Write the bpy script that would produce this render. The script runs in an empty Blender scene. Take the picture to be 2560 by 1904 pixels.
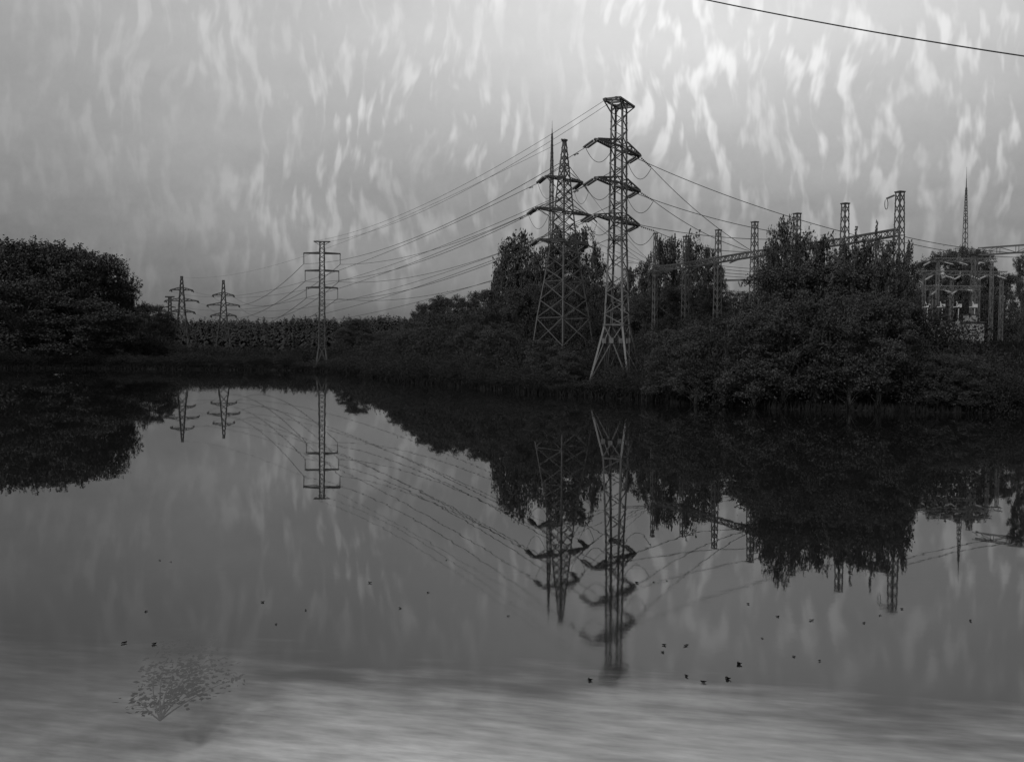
import bpy, math, random
import numpy as np
from mathutils import Vector, Matrix

S = bpy.context.scene
COL = S.collection
R = math.radians

# ------------------------------------------------------------ camera
F, W0, H0 = 2400.0, 2560.0, 1904.0
CAM_Z = 3.8
PITCH, ROLL = 1.81, 0.372
CM = (Matrix.Rotation(R(90 - PITCH), 3, 'X') @ Matrix.Rotation(R(ROLL), 3, 'Z'))
cd = bpy.data.cameras.new('camera')
cam = bpy.data.objects.new('camera', cd)
COL.objects.link(cam)
cam.location = (0, 0, CAM_Z)
cam.rotation_euler = CM.to_euler()
cd.sensor_width = 36
cd.lens = 36 * F / W0
cd.clip_end = 9000
S.camera = cam

# ------------------------------------------------------------ sky, sun, exposure
SUN_EL, SUN_AZ = 40.0, -140.0        # azimuth clockwise from the view axis: high, behind the viewer's left shoulder
w = bpy.data.worlds.new('World')
S.world = w
w.use_nodes = True
nt = w.node_tree
nt.nodes.clear()


class NG:
    """tiny node-graph helper"""
    def __init__(self, nt):
        self.nt = nt

    def n(self, typ, ins=None, **kw):
        nd = self.nt.nodes.new(typ)
        for k, v in kw.items():
            setattr(nd, k, v)
        for k, v in (ins or {}).items():
            if hasattr(v, 'is_output'):
                self.nt.links.new(v, nd.inputs[k])
            else:
                nd.inputs[k].default_value = v
        return nd

    def m(self, op, a, b=0.0, c=None, clamp=False):
        ins = {0: a, 1: b}
        if c is not None:
            ins[2] = c
        return self.n('ShaderNodeMath', ins, operation=op, use_clamp=clamp).outputs[0]

    def ramp(self, fac, stops, interp='LINEAR'):
        nd = self.n('ShaderNodeValToRGB', {0: fac})
        cr = nd.color_ramp
        cr.interpolation = interp
        while len(cr.elements) < len(stops):
            cr.elements.new(0.5)
        for e, (p, v) in zip(cr.elements, stops):
            e.position = p
            e.color = (v, v, v, 1)
        return nd.outputs[0]


g = NG(nt)
sky = g.n('ShaderNodeTexSky', sky_type='NISHITA', sun_disc=False,
          sun_elevation=R(SUN_EL), sun_rotation=R(SUN_AZ), air_density=1.0,
          dust_density=3.0, ozone_density=1.0)
bw = g.n('ShaderNodeRGBToBW', {0: sky.outputs[0]}).outputs[0]
tc = g.n('ShaderNodeTexCoord').outputs['Generated']
sep = g.n('ShaderNodeSeparateXYZ', {0: tc})
az = g.m('ARCTAN2', sep.outputs[0], sep.outputs[1])
el = g.m('ARCSINE', sep.outputs[2])
# hanging streaks of thin cloud: narrow in azimuth, long in elevation
warp = g.n('ShaderNodeTexNoise', {'Vector': tc, 'Scale': 9.0, 'Detail': 1.0}).outputs[0]
azw = g.m('ADD', g.m('MULTIPLY', az, 82.0), g.m('MULTIPLY', warp, 4.0))
vec = g.n('ShaderNodeCombineXYZ', {0: azw, 1: g.m('MULTIPLY', el, 27.0), 2: 1.7}).outputs[0]
st = g.n('ShaderNodeTexNoise', {'Vector': vec, 'Scale': 1.0, 'Detail': 2.0, 'Roughness': 0.45}).outputs[0]
streak = g.ramp(st, [(0.47, 0.0), (0.72, 1.0)], 'EASE')
pat = g.n('ShaderNodeTexNoise', {'Vector': tc, 'Scale': 7.0, 'Detail': 2.0}).outputs[0]
patm = g.m('MULTIPLY', g.ramp(pat, [(0.34, 0.15), (0.58, 1.0)]), g.ramp(g.m('MULTIPLY', el, 2.0), [(0.06, 0.12), (0.42, 1.0)]))
patm = g.m('MULTIPLY', patm, g.ramp(g.m('ADD', az, 0.5), [(0.05, 0.25), (0.35, 1.0)]))
fine = g.n('ShaderNodeTexNoise', {'Vector': tc, 'Scale': 60.0, 'Detail': 6.0, 'Roughness': 0.8}).outputs[0]
broad = g.n('ShaderNodeTexNoise', {'Vector': g.n('ShaderNodeCombineXYZ', {0: g.m('MULTIPLY', az, 2.6), 1: g.m('MULTIPLY', el, 8.0), 2: 4.0}).outputs[0],
                                   'Scale': 1.0, 'Detail': 3.0}).outputs[0]
# the thinnest part of the overcast, a bright band high to the right of the view axis
da = g.m('MULTIPLY', g.m('SUBTRACT', az, 0.13), 1 / 0.44)
de = g.m('MULTIPLY', g.m('SUBTRACT', el, 0.33), 1 / 0.10)
blob = g.m('EXPONENT', g.m('MULTIPLY', g.m('ADD', g.m('MULTIPLY', da, da), g.m('MULTIPLY', de, de)), -1.0))
rise = g.ramp(g.m('MULTIPLY', el, 1 / 0.5), [(0.0, 0.68), (0.2, 0.80), (0.45, 1.18), (0.7, 1.5), (1.0, 1.4)])
cl = g.m('ADD', g.m('MULTIPLY', g.m('MULTIPLY', streak, patm), g.m('MULTIPLY_ADD', blob, 0.2, 0.8)),
         g.m('ADD', g.m('MULTIPLY_ADD', broad, 0.9, -0.45), g.m('MULTIPLY_ADD', fine, 0.26, -0.13)))
cl = g.m('ADD', g.m('ADD', cl, rise), g.m('MULTIPLY', blob, 1.45))
glow = g.m('POWER', bw, 0.5)
lum = g.m('MULTIPLY', glow, g.m('MAXIMUM', cl, 0.3))
bg = g.n('ShaderNodeBackground', {'Color': g.n('ShaderNodeCombineColor', {0: lum, 1: lum, 2: lum}).outputs[0], 'Strength': 0.10})
out = g.n('ShaderNodeOutputWorld', {0: bg.outputs[0]})

sd = bpy.data.lights.new('sun', 'SUN')
sd.energy = 1.45
sd.angle = R(10)
sd.color = (1, 1, 1)
so = bpy.data.objects.new('sun', sd)
COL.objects.link(so)
dirv = Vector((math.sin(R(SUN_AZ)) * math.cos(R(SUN_EL)), math.cos(R(SUN_AZ)) * math.cos(R(SUN_EL)), math.sin(R(SUN_EL))))
so.rotation_euler = dirv.to_track_quat('Z', 'Y').to_euler()
so.location = (0, 0, 60)

S.view_settings.view_transform = 'Standard'
S.view_settings.look = 'None'
S.view_settings.gamma = 1
S.view_settings.exposure = 0.72
S.cycles.max_bounces = 6
S.cycles.transparent_max_bounces = 8


# ------------------------------------------------------------ helpers
def at(px, py, Y):
    """the world point seen at photo pixel (px, py) at forward distance Y"""
    v = CM @ Vector(((px - W0 / 2) / F, -(py - H0 / 2) / F, -1))
    t = Y / v.y
    return Vector((v.x * t, Y, CAM_Z + v.z * t))


def zat(px, py, Y):
    return at(px, py, Y).z


def xat(px, Y):
    return at(px, 878, Y).x


def tag(o, label=None, cat=None, group=None, kind=None):
    if label: o['label'] = label
    if cat: o['category'] = cat
    if group: o['group'] = group
    if kind: o['kind'] = kind
    return o


def empty(name, loc, rz=0.0):
    o = bpy.data.objects.new(name, None)
    COL.objects.link(o)
    o.location = loc
    o.rotation_euler = (0, 0, rz)
    o.empty_display_size = 0.5
    return o


def mat(name, base=0.3, rough=0.7, metal=0.0, spec=0.3, var=0.3, scale=3.0, bump=0.0):
    m = bpy.data.materials.new(name)
    m.use_nodes = True
    q = NG(m.node_tree)
    p = m.node_tree.nodes['Principled BSDF']
    co = q.n('ShaderNodeTexCoord').outputs['Object']
    nz = q.n('ShaderNodeTexNoise', {'Vector': co, 'Scale': scale, 'Detail': 5.0, 'Roughness': 0.6}).outputs[0]
    c = q.ramp(nz, [(0.3, base * (1 - var)), (0.7, base * (1 + var))])
    m.node_tree.links.new(c, p.inputs['Base Color'])
    p.inputs['Roughness'].default_value = rough
    p.inputs['Metallic'].default_value = metal
    p.inputs['Specular IOR Level'].default_value = spec
    if bump:
        b = q.n('ShaderNodeBump', {'Height': nz, 'Strength': bump, 'Distance': 0.05}).outputs[0]
        m.node_tree.links.new(b, p.inputs['Normal'])
    return m


M_STEEL = mat('galvanised steel', 0.055, 0.5, 0.0, 0.4, 0.25, 2.0)
M_STEEL_OLD = mat('weathered steel', 0.045, 0.7, 0.2, 0.3, 0.3, 2.0)
M_STEEL_FAR = mat('dull steel', 0.04, 0.8, 0.1, 0.2, 0.2, 1.0)
M_YARD = mat('pale yard steel', 0.085, 0.6, 0.0, 0.3, 0.2, 2.0)
M_WIRE = mat('aluminium conductor', 0.04, 0.6, 0.2, 0.2, 0.2, 1.0)
M_GLASSINS = mat('dark glass insulator', 0.05, 0.3, 0.0, 0.5, 0.2, 8.0)
M_PORC = mat('pale porcelain', 0.36, 0.35, 0.0, 0.5, 0.12, 6.0)
M_CONC = mat('concrete', 0.30, 0.9, 0.0, 0.2, 0.2, 3.0, 0.3)
M_PAINT = mat('grey equipment paint', 0.17, 0.55, 0.0, 0.3, 0.12, 1.5)
M_BARK = mat('bark', 0.06, 0.9, 0.0, 0.1, 0.4, 6.0)
M_BIRCHBARK = mat('birch bark', 0.10, 0.8, 0.0, 0.1, 0.7, 5.0)
M_LEAFS = [mat('birch foliage', 0.034, 0.75, 0, 0.15, 0.45, 1.1),
           mat('broadleaf foliage', 0.034, 0.75, 0, 0.15, 0.45, 0.9),
           mat('shrub foliage', 0.018, 0.8, 0, 0.12, 0.5, 1.6),
           mat('conifer foliage', 0.026, 0.85, 0, 0.1, 0.4, 0.2)]
M_GRASS = mat('bank grass', 0.008, 0.85, 0, 0.1, 0.4, 0.8)
M_FLOAT = mat('fallen leaf', 0.012, 0.95, 0, 0.0, 0.3, 20)


class MB:
    """collects bars, tubes and boxes into one mesh"""
    def __init__(self):
        self.v, self.f = [], []

    def prism(self, p, q, ring0, ring1):
        b = len(self.v)
        n = len(ring0)
        self.v += ring0 + ring1
        for i in range(n):
            j = (i + 1) % n
            self.f.append((b + i, b + j, b + n + j, b + n + i))
        self.f.append(tuple(b + i for i in reversed(range(n))))
        self.f.append(tuple(b + n + i for i in range(n)))

    def bar(self, p, q, w=0.08, w2=None, n=4):
        p, q = Vector(p), Vector(q)
        d = (q - p)
        if d.length < 1e-5: return self
        d.normalize()
        a = Vector((0, 0, 1)) if abs(d.z) < 0.9 else Vector((1, 0, 0))
        x = d.cross(a).normalized()
        y = d.cross(x).normalized()
        w2 = w if w2 is None else w2
        ph = math.pi / 4 if n == 4 else 0
        k = math.sqrt(2) if n == 4 else 1
        r0 = [tuple(p + (x * math.cos(2 * math.pi * i / n + ph) + y * math.sin(2 * math.pi * i / n + ph)) * w / 2 * k) for i in range(n)]
        r1 = [tuple(q + (x * math.cos(2 * math.pi * i / n + ph) + y * math.sin(2 * math.pi * i / n + ph)) * w2 / 2 * k) for i in range(n)]
        self.prism(p, q, r0, r1)
        return self

    def angle(self, p, q, w=0.14, t=0.02, inx=(1, 0, 0), iny=(0, 1, 0)):
        """an L-section steel angle, flanges along inx and iny"""
        p, q = Vector(p), Vector(q)
        X, Y = Vector(inx), Vector(iny)
        prof = [(0, 0), (w, 0), (w, t), (t, t), (t, w), (0, w)]
        r0 = [tuple(p + X * a + Y * b) for a, b in prof]
        r1 = [tuple(q + X * a + Y * b) for a, b in prof]
        self.prism(p, q, r0, r1)
        return self

    def box(self, c, s):
        x, y, z = c
        a, b, h = s[0] / 2, s[1] / 2, s[2] / 2
        r0 = [(x - a, y - b, z - h), (x + a, y - b, z - h), (x + a, y + b, z - h), (x - a, y + b, z - h)]
        r1 = [(px, py, z + h) for px, py, _ in r0]
        self.prism(None, None, r0, r1)
        return self

    def tube(self, pts, rs, n=6):
        pts = [Vector(p) for p in pts]
        b = len(self.v)
        if not hasattr(rs, '__len__'): rs = [rs] * len(pts)
        for i, p in enumerate(pts):
            d = (pts[min(i + 1, len(pts) - 1)] - pts[max(i - 1, 0)]).normalized()
            a = Vector((0, 0, 1)) if abs(d.z) < 0.95 else Vector((1, 0, 0))
            x = d.cross(a).normalized()
            y = d.cross(x).normalized()
            for k in range(n):
                t = 2 * math.pi * k / n
                self.v.append(tuple(p + (x * math.cos(t) + y * math.sin(t)) * rs[i]))
        for i in range(len(pts) - 1):
            for k in range(n):
                k2 = (k + 1) % n
                self.f.append((b + i * n + k, b + i * n + k2, b + (i + 1) * n + k2, b + (i + 1) * n + k))
        self.f.append(tuple(b + k for k in reversed(range(n))))
        e = b + (len(pts) - 1) * n
        self.f.append(tuple(e + k for k in range(n)))
        return self

    def mesh(self, name, m):
        me = bpy.data.meshes.new(name)
        me.from_pydata([tuple(v) for v in self.v], [], self.f)
        me.materials.append(m)
        me.update()
        return me

    def build(self, name, m, parent=None):
        o = bpy.data.objects.new(name, self.mesh(name, m))
        COL.objects.link(o)
        if parent: o.parent = parent
        return o


def quad_mesh(name, V, m):
    """V: (n,4,3) array of quads -> one mesh"""
    n = len(V)
    me = bpy.data.meshes.new(name)
    me.vertices.add(n * 4)
    me.vertices.foreach_set('co', V.reshape(-1).astype(np.float32))
    me.loops.add(n * 4)
    me.loops.foreach_set('vertex_index', np.arange(n * 4, dtype=np.int32))
    me.polygons.add(n)
    me.polygons.foreach_set('loop_start', np.arange(0, n * 4, 4, dtype=np.int32))
    me.polygons.foreach_set('loop_total', np.full(n, 4, dtype=np.int32))
    me.materials.append(m)
    me.update(calc_edges=True)
    return me


def copy_tree(o, parent=None):
    c = o.copy()
    COL.objects.link(c)
    c.parent = parent
    for ch in [k for k in ALL_CHILDREN.get(o.name, [])]:
        copy_tree(ch, c)
    return c


ALL_CHILDREN = {}


def reg(root):
    """remember the parts of a prototype so that it can be copied"""
    for o in COL.objects:
        if o.parent is root:
            ALL_CHILDREN.setdefault(root.name, []).append(o)


# ------------------------------------------------------------ terrain
LAKE = [(-60, 3.5), (60, 3.5), (75, 24), (60, 44), (42, 55), (31, 61), (25, 62.5), (18, 64.5), (12.5, 70), (8.5, 77), (3, 84),
        (-3, 95), (-12, 112), (-20, 135), (-29, 160), (-38, 171), (-60, 173), (-78, 178), (-96, 172), (-120, 140), (-130, 80), (-100, 20)]


def lake_sd(X, Y):
    """signed distance to the lake outline, positive on land"""
    X = np.asarray(X, float); Y = np.asarray(Y, float)
    d = np.full(X.shape, 1e9)
    inside = np.zeros(X.shape, bool)
    n = len(LAKE)
    for i in range(n):
        x0, y0 = LAKE[i]; x1, y1 = LAKE[(i + 1) % n]
        ex, ey = x1 - x0, y1 - y0
        t = np.clip(((X - x0) * ex + (Y - y0) * ey) / (ex * ex + ey * ey), 0, 1)
        d = np.minimum(d, np.hypot(X - x0 - t * ex, Y - y0 - t * ey))
        c = ((y0 > Y) != (y1 > Y)) & (X < (x1 - x0) * (Y - y0) / (y1 - y0 + 1e-12) + x0)
        inside ^= c
    return np.where(inside, -d, d)


def sst(a, b, x):
    t = np.clip((x - a) / (b - a), 0, 1)
    return t * t * (3 - 2 * t)


def ground(X, Y):
    X = np.asarray(X, float); Y = np.asarray(Y, float)
    d = lake_sd(X, Y)
    wob = 0.12 * np.sin(X * 0.7 + 1.3) * np.cos(Y * 0.55) + 0.07 * np.sin(X * 1.9 + Y * 1.3)
    left = 0.35 * sst(0, 1.2, d) + 1.4 * sst(4, 34, d)
    right = 0.45 * sst(0, 1.5, d) + 3.9 * sst(2, 17, d)
    kx = sst(11, 19, X) * sst(30, 50, Y)
    land = left * (1 - kx) + right * kx
    near = 2.25 * sst(0, 3.2, d)
    kn = 1 - sst(3, 10, Y)
    land = land * (1 - kn) + near * kn
    hill = 16.0 * sst(380, 860, Y) + 4 * np.sin(X / 170.0 + .6) * sst(500, 900, Y)
    bed = -0.25 - 1.7 * sst(0, 9, -d)
    bed = np.where(Y < 22, -0.14 - 0.06 * np.clip(Y - 4, 0, 20), bed)
    bed = np.maximum(bed, -2.0)
    z = np.where(d > 0, land + wob * sst(1, 5, d) + hill, bed * sst(0, 1.0, -d))
    return z


def gz(x, y):
    return float(ground(np.array([x]), np.array([y]))[0])


def build_ground():
    na, nr = 420, 300
    rad = np.concatenate([[0.0], np.geomspace(1.5, 4000, nr)])
    ang = np.linspace(0, 2 * np.pi, na, endpoint=False)
    # rings centred ahead of the viewer so that the banks get the finest cells
    cx, cy = 5.0, 60.0
    # geometric rings around the bank plus extra resolution 20..140 m
    rad = np.unique(np.concatenate([np.linspace(0, 160, 190), np.geomspace(160, 4500, 70)]))
    A, Rr = np.meshgrid(ang, rad)
    X = cx + Rr * np.sin(A); Y = cy + Rr * np.cos(A)
    Z = ground(X, Y)
    n1, n2 = X.shape
    V = np.stack([X, Y, Z], -1).reshape(-1, 3)
    idx = np.arange(n1 * n2).reshape(n1, n2)
    a = idx[:-1, :]; b = idx[1:, :]
    a2 = np.roll(a, -1, 1); b2 = np.roll(b, -1, 1)
    Fc = np.stack([a, b, b2, a2], -1).reshape(-1, 4)[:, ::-1]
    me = bpy.data.meshes.new('ground')
    me.from_pydata(V.tolist(), [], Fc.tolist())
    me.polygons.foreach_set('use_smooth', [True] * len(me.polygons))
    m = bpy.data.materials.new('bank soil and lake bed')
    m.use_nodes = True
    q = NG(m.node_tree)
    p = m.node_tree.nodes['Principled BSDF']
    pos = q.n('ShaderNodeNewGeometry').outputs['Position']
    sp = q.n('ShaderNodeSeparateXYZ', {0: pos})
    x, y, z = sp.outputs
    # near water's brightness painted into bed colour, streaked; silty dark beyond, darker band left
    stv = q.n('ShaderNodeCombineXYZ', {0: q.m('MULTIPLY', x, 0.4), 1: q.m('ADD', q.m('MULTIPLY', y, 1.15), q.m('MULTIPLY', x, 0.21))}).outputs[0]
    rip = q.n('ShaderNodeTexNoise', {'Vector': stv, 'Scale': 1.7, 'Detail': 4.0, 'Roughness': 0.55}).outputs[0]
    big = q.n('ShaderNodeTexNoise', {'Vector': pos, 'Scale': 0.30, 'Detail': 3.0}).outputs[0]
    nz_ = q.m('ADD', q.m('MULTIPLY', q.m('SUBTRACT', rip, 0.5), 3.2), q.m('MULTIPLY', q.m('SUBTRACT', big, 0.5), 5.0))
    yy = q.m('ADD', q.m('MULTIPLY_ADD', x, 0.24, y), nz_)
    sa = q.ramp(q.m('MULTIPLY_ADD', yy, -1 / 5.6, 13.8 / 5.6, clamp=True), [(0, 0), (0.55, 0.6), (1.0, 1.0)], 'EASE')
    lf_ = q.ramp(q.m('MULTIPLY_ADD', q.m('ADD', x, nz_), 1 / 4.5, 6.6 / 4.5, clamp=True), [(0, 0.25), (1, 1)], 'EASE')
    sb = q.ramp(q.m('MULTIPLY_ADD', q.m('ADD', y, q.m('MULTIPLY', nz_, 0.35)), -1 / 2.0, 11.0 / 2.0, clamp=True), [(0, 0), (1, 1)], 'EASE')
    near_bright = q.m('MAXIMUM', q.m('MULTIPLY', sa, lf_), q.m('MULTIPLY', sb, lf_))
    band_noise = q.n('ShaderNodeTexNoise', {'Vector': pos, 'Scale': 1.6, 'Detail': 4.0}).outputs[0]
    wd = q.m('ADD', q.m('ABSOLUTE', q.m('ADD', x, 4.0)), q.m('MULTIPLY', q.m('SUBTRACT', band_noise, 0.5), 4.0))
    dark_band = q.ramp(q.m('MULTIPLY', wd, 0.5), [(0.15, 0.7), (0.75, 1.0)])  # darker band along the left of the pale bed
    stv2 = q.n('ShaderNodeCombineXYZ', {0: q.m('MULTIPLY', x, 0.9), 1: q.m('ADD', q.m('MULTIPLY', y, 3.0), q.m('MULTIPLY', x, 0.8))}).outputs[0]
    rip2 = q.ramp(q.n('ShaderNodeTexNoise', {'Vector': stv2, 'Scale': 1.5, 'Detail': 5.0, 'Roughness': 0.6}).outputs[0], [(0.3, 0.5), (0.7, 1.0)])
    painted_bright = q.m('MULTIPLY', q.m('MULTIPLY', q.m('MULTIPLY', near_bright, dark_band), rip2), 1.0, clamp=True)  # pale tone that stands in for brightness on the foreground water
    bed_tone = q.m('ADD', painted_bright, 0.012)
    gr = q.n('ShaderNodeTexNoise', {'Vector': pos, 'Scale': 0.8, 'Detail': 6.0}).outputs[0]
    soil = q.ramp(gr, [(0.3, 0.010), (0.7, 0.024)])
    wet = q.m('GREATER_THAN', z, 0.02)
    mx = q.n('ShaderNodeMix', {0: wet, 2: bed_tone, 3: soil}, data_type='FLOAT')
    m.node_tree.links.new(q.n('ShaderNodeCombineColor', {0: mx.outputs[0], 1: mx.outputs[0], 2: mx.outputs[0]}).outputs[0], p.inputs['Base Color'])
    p.inputs['Roughness'].default_value = 0.95
    p.inputs['Specular IOR Level'].default_value = 0.1
    me.materials.append(m)
    me.update()
    o = bpy.data.objects.new('ground', me)
    COL.objects.link(o)
    tag(o, kind='structure')
    return o


build_ground()


def build_water():
    bm = MB()
    pts = [(-150, 2.0), (90, 2.0), (90, 60), (40, 110), (10, 190), (-150, 190)]
    bm.v = [(x, y, 0.0) for x, y in pts]
    bm.f = [tuple(range(len(pts)))]
    m = bpy.data.materials.new('lake water')
    m.use_nodes = True
    t = m.node_tree
    t.nodes.clear()
    q = NG(t)
    pos = q.n('ShaderNodeNewGeometry').outputs['Position']
    sp = q.n('ShaderNodeSeparateXYZ', {0: pos})
    v1 = q.n('ShaderNodeCombineXYZ', {0: q.m('MULTIPLY', sp.outputs[0], 0.9), 1: sp.outputs[1], 2: 0.0}).outputs[0]
    n1 = q.n('ShaderNodeTexNoise', {'Vector': v1, 'Scale': 1.1, 'Detail': 2.0, 'Roughness': 0.5}).outputs[0]
    n2 = q.n('ShaderNodeTexNoise', {'Vector': v1, 'Scale': 7.0, 'Detail': 2.0}).outputs[0]
    # a breath of wind ruffles the water near the viewer, the far water is a mirror
    near = q.ramp(q.m('MULTIPLY_ADD', sp.outputs[1], -1 / 12.0, 20.0 / 12.0, clamp=True), [(0, 0.0), (1, 1.0)], 'EASE')
    hgt = q.m('ADD', q.m('MULTIPLY', n1, 0.5), q.m('MULTIPLY', q.m('MULTIPLY', n2, near), 0.35))
    b = q.n('ShaderNodeBump', {'Height': hgt, 'Strength': 1.0, 'Distance': 0.0013}).outputs[0]
    rough = q.m('MULTIPLY_ADD', near, 0.05, 0.012)
    gl = q.n('ShaderNodeBsdfGlossy', {'Color': (0.95, 0.95, 0.95, 1), 'Roughness': rough, 'Normal': b}, distribution='GGX')
    tr = q.n('ShaderNodeBsdfTransparent', {'Color': (0.97, 0.97, 0.97, 1)})
    fr = q.n('ShaderNodeFresnel', {'IOR': 1.30, 'Normal': b})
    mx = q.n('ShaderNodeMixShader', {0: fr.outputs[0], 1: tr.outputs[0], 2: gl.outputs[0]})
    q.n('ShaderNodeOutputMaterial', {0: mx.outputs[0]})
    o = bm.build('water', m)
    tag(o, kind='structure')


build_water()


# ------------------------------------------------------------ lattice work
def zig(mb, a0, a1, b0, b1, n, w, both=False, horiz=False):
    """bracing between line a0-a1 and line b0-b1"""
    a0, a1, b0, b1 = map(Vector, (a0, a1, b0, b1))
    for i in range(n):
        t0, t1 = i / n, (i + 1) / n
        A0, A1 = a0.lerp(a1, t0), a0.lerp(a1, t1)
        B0, B1 = b0.lerp(b1, t0), b0.lerp(b1, t1)
        if both:
            mb.bar(A0, B1, w); mb.bar(B0, A1, w)
        elif i % 2 == 0:
            mb.bar(A0, B1, w)
        else:
            mb.bar(B0, A1, w)
        if horiz and i: mb.bar(A0, B0, w)


CORN = [(-1, -1), (1, -1), (1, 1), (-1, 1)]


def lattice_body(root, prof, bays, leg_w, br_w, m, style='zig', start_z=None, plates=False):
    """prof: list of (z, half side); one mesh per leg, one for the bracing"""
    for cx, cy in CORN:
        b = MB()
        for (z0, h0), (z1, h1) in zip(prof[:-1], prof[1:]):
            p, q = Vector((cx * h0, cy * h0, z0)), Vector((cx * h1, cy * h1, z1))
            b.angle(p, q, leg_w, max(0.022, leg_w * 0.3), (-cx, 0, 0), (0, -cy, 0))
        b.build('leg', m, root)
    b = MB()
    k = 0
    for ((z0, h0), (z1, h1)), nb in zip(zip(prof[:-1], prof[1:]), bays):
        for i in range(4):
            c0, c1 = CORN[i], CORN[(i + 1) % 4]
            a0, a1 = Vector((c0[0] * h0, c0[1] * h0, z0)), Vector((c0[0] * h1, c0[1] * h1, z1))
            b0, b1 = Vector((c1[0] * h0, c1[1] * h0, z0)), Vector((c1[0] * h1, c1[1] * h1, z1))
            if nb:
                if style == 'x':
                    zig(b, a0, a1, b0, b1, nb, br_w, both=True)
                elif i % 2 == 0:
                    zig(b, a0, a1, b0, b1, nb, br_w)
                else:
                    zig(b, b0, b1, a0, a1, nb, br_w)
            b.bar(a1, b1, br_w)
            if plates and nb:
                for t in range(0, nb + 1, 2):
                    pa = a0.lerp(a1, t / nb)
                    d = (b0 - a0).normalized()
                    b.bar(pa + d * 0.03 - Vector((0, 0, .16)), pa + d * 0.16 + Vector((0, 0, .16)), 0.13, 0.1)
        b.bar((-h1, -h1, z1), (h1, h1, z1), br_w * .8)
    b.build('bracing', m, root)


def hw(prof, z):
    for (z0, h0), (z1, h1) in zip(prof[:-1], prof[1:]):
        if z0 <= z <= z1:
            return h0 + (h1 - h0) * (z - z0) / (z1 - z0)
    return prof[-1][1]


def crossarm(root, sgn, z, L, h, ht, tipv=0.0, tipw=0.12, chord=0.1, br=0.06, n=4, m=None, hangdrop=0.0):
    """a tapering truss arm: lower chords level, upper chords falling to the tip"""
    b = MB()
    x0 = sgn * h
    tip = Vector((sgn * L, tipv, z + hangdrop))
    la, lb = Vector((x0, -h, z)), Vector((x0, h, z))
    ua, ub = la + Vector((0, 0, ht)), lb + Vector((0, 0, ht))
    ta, tb = tip + Vector((0, -tipw, 0)), tip + Vector((0, tipw, 0))
    b.bar(la, ta, chord); b.bar(lb, tb, chord)
    up = Vector((0, 0, 0.10))
    if ht > 0:
        b.bar(ua, ta + up, chord * .8); b.bar(ub, tb + up, chord * .8)
        zig(b, la, ta, ua, ta + up, n, br); zig(b, lb, tb, ub, tb + up, n, br)
        zig(b, ua, ta + up, ub, tb + up, n, br)
    zig(b, la, ta, lb, tb, n, br, horiz=True)
    b.bar(ta + Vector((0, -.06, 0)), tb + Vector((0, .06, 0)), chord * 1.3)
    b.box(tip - Vector((0, 0, .1)), (0.12, 0.1, 0.2))
    b.build('crossarm', m, root)
    return tip


def string_mb(p, q, r=0.13, pitch=0.15, core=0.03):
    """cap-and-pin insulator string from p to q"""
    p, q = Vector(p), Vector(q)
    b = MB()
    d = q - p
    L = d.length
    d.normalize()
    n = max(4, int((L - 0.3) / pitch))
    b.bar(p, q, core * 1.6, n=6)
    for i in range(n):
        c = p + d * (0.18 + (L - 0.36) * i / (n - 1))
        b.bar(c - d * pitch * .26, c + d * pitch * .24, r * 1.1, r * 2.0, n=8)
    return b


def world_to_local(root, p):
    mtx = Matrix.Translation(root.location) @ Matrix.Rotation(root.rotation_euler[2], 4, 'Z')
    return mtx.inverted() @ Vector(p)


def local_to_world(root, p):
    mtx = Matrix.Translation(root.location) @ Matrix.Rotation(root.rotation_euler[2], 4, 'Z')
    return mtx @ Vector(p)


def sag_pts(p, q, sag, n=28):
    p, q = Vector(p), Vector(q)
    return [p.lerp(q, i / n) - Vector((0, 0, 4 * sag * (i / n) * (1 - i / n))) for i in range(n + 1)]


def wire(p, q, sag, label, group, r=0.03, n=28, name='power_line', cat='power line', damper=False):
    b = MB()
    pts = sag_pts(p, q, sag, n)
    b.tube(pts, r, 5)
    o = b.build(name, M_WIRE)
    if damper:
        d = MB()
        for i, t in enumerate((1.6,)):
            L = (Vector(q) - Vector(p)).length
            k = t / L
            c = Vector(p).lerp(Vector(q), k) - Vector((0, 0, 4 * sag * k * (1 - k)))
            dr = (Vector(q) - Vector(p)).normalized()
            d.bar(c - dr * .28 - Vector((0, 0, .12)), c + dr * .28 - Vector((0, 0, .12)), .03)
            for s in (-1, 1):
                d.bar(c + dr * s * .16 - Vector((0, 0, .12)), c + dr * s * .34 - Vector((0, 0, .12)), .13, n=8)
            d.bar(c, c - Vector((0, 0, .12)), .04)
        d.build('damper', M_GLASSINS, o)
    tag(o, label, cat, group)
    return o


def footing(root, h, z=0.0):
    for cx, cy in CORN:
        MB().box((cx * h, cy * h, z + 0.0), (0.8, 0.8, 0.7)).build('footing', M_CONC, root)


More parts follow.
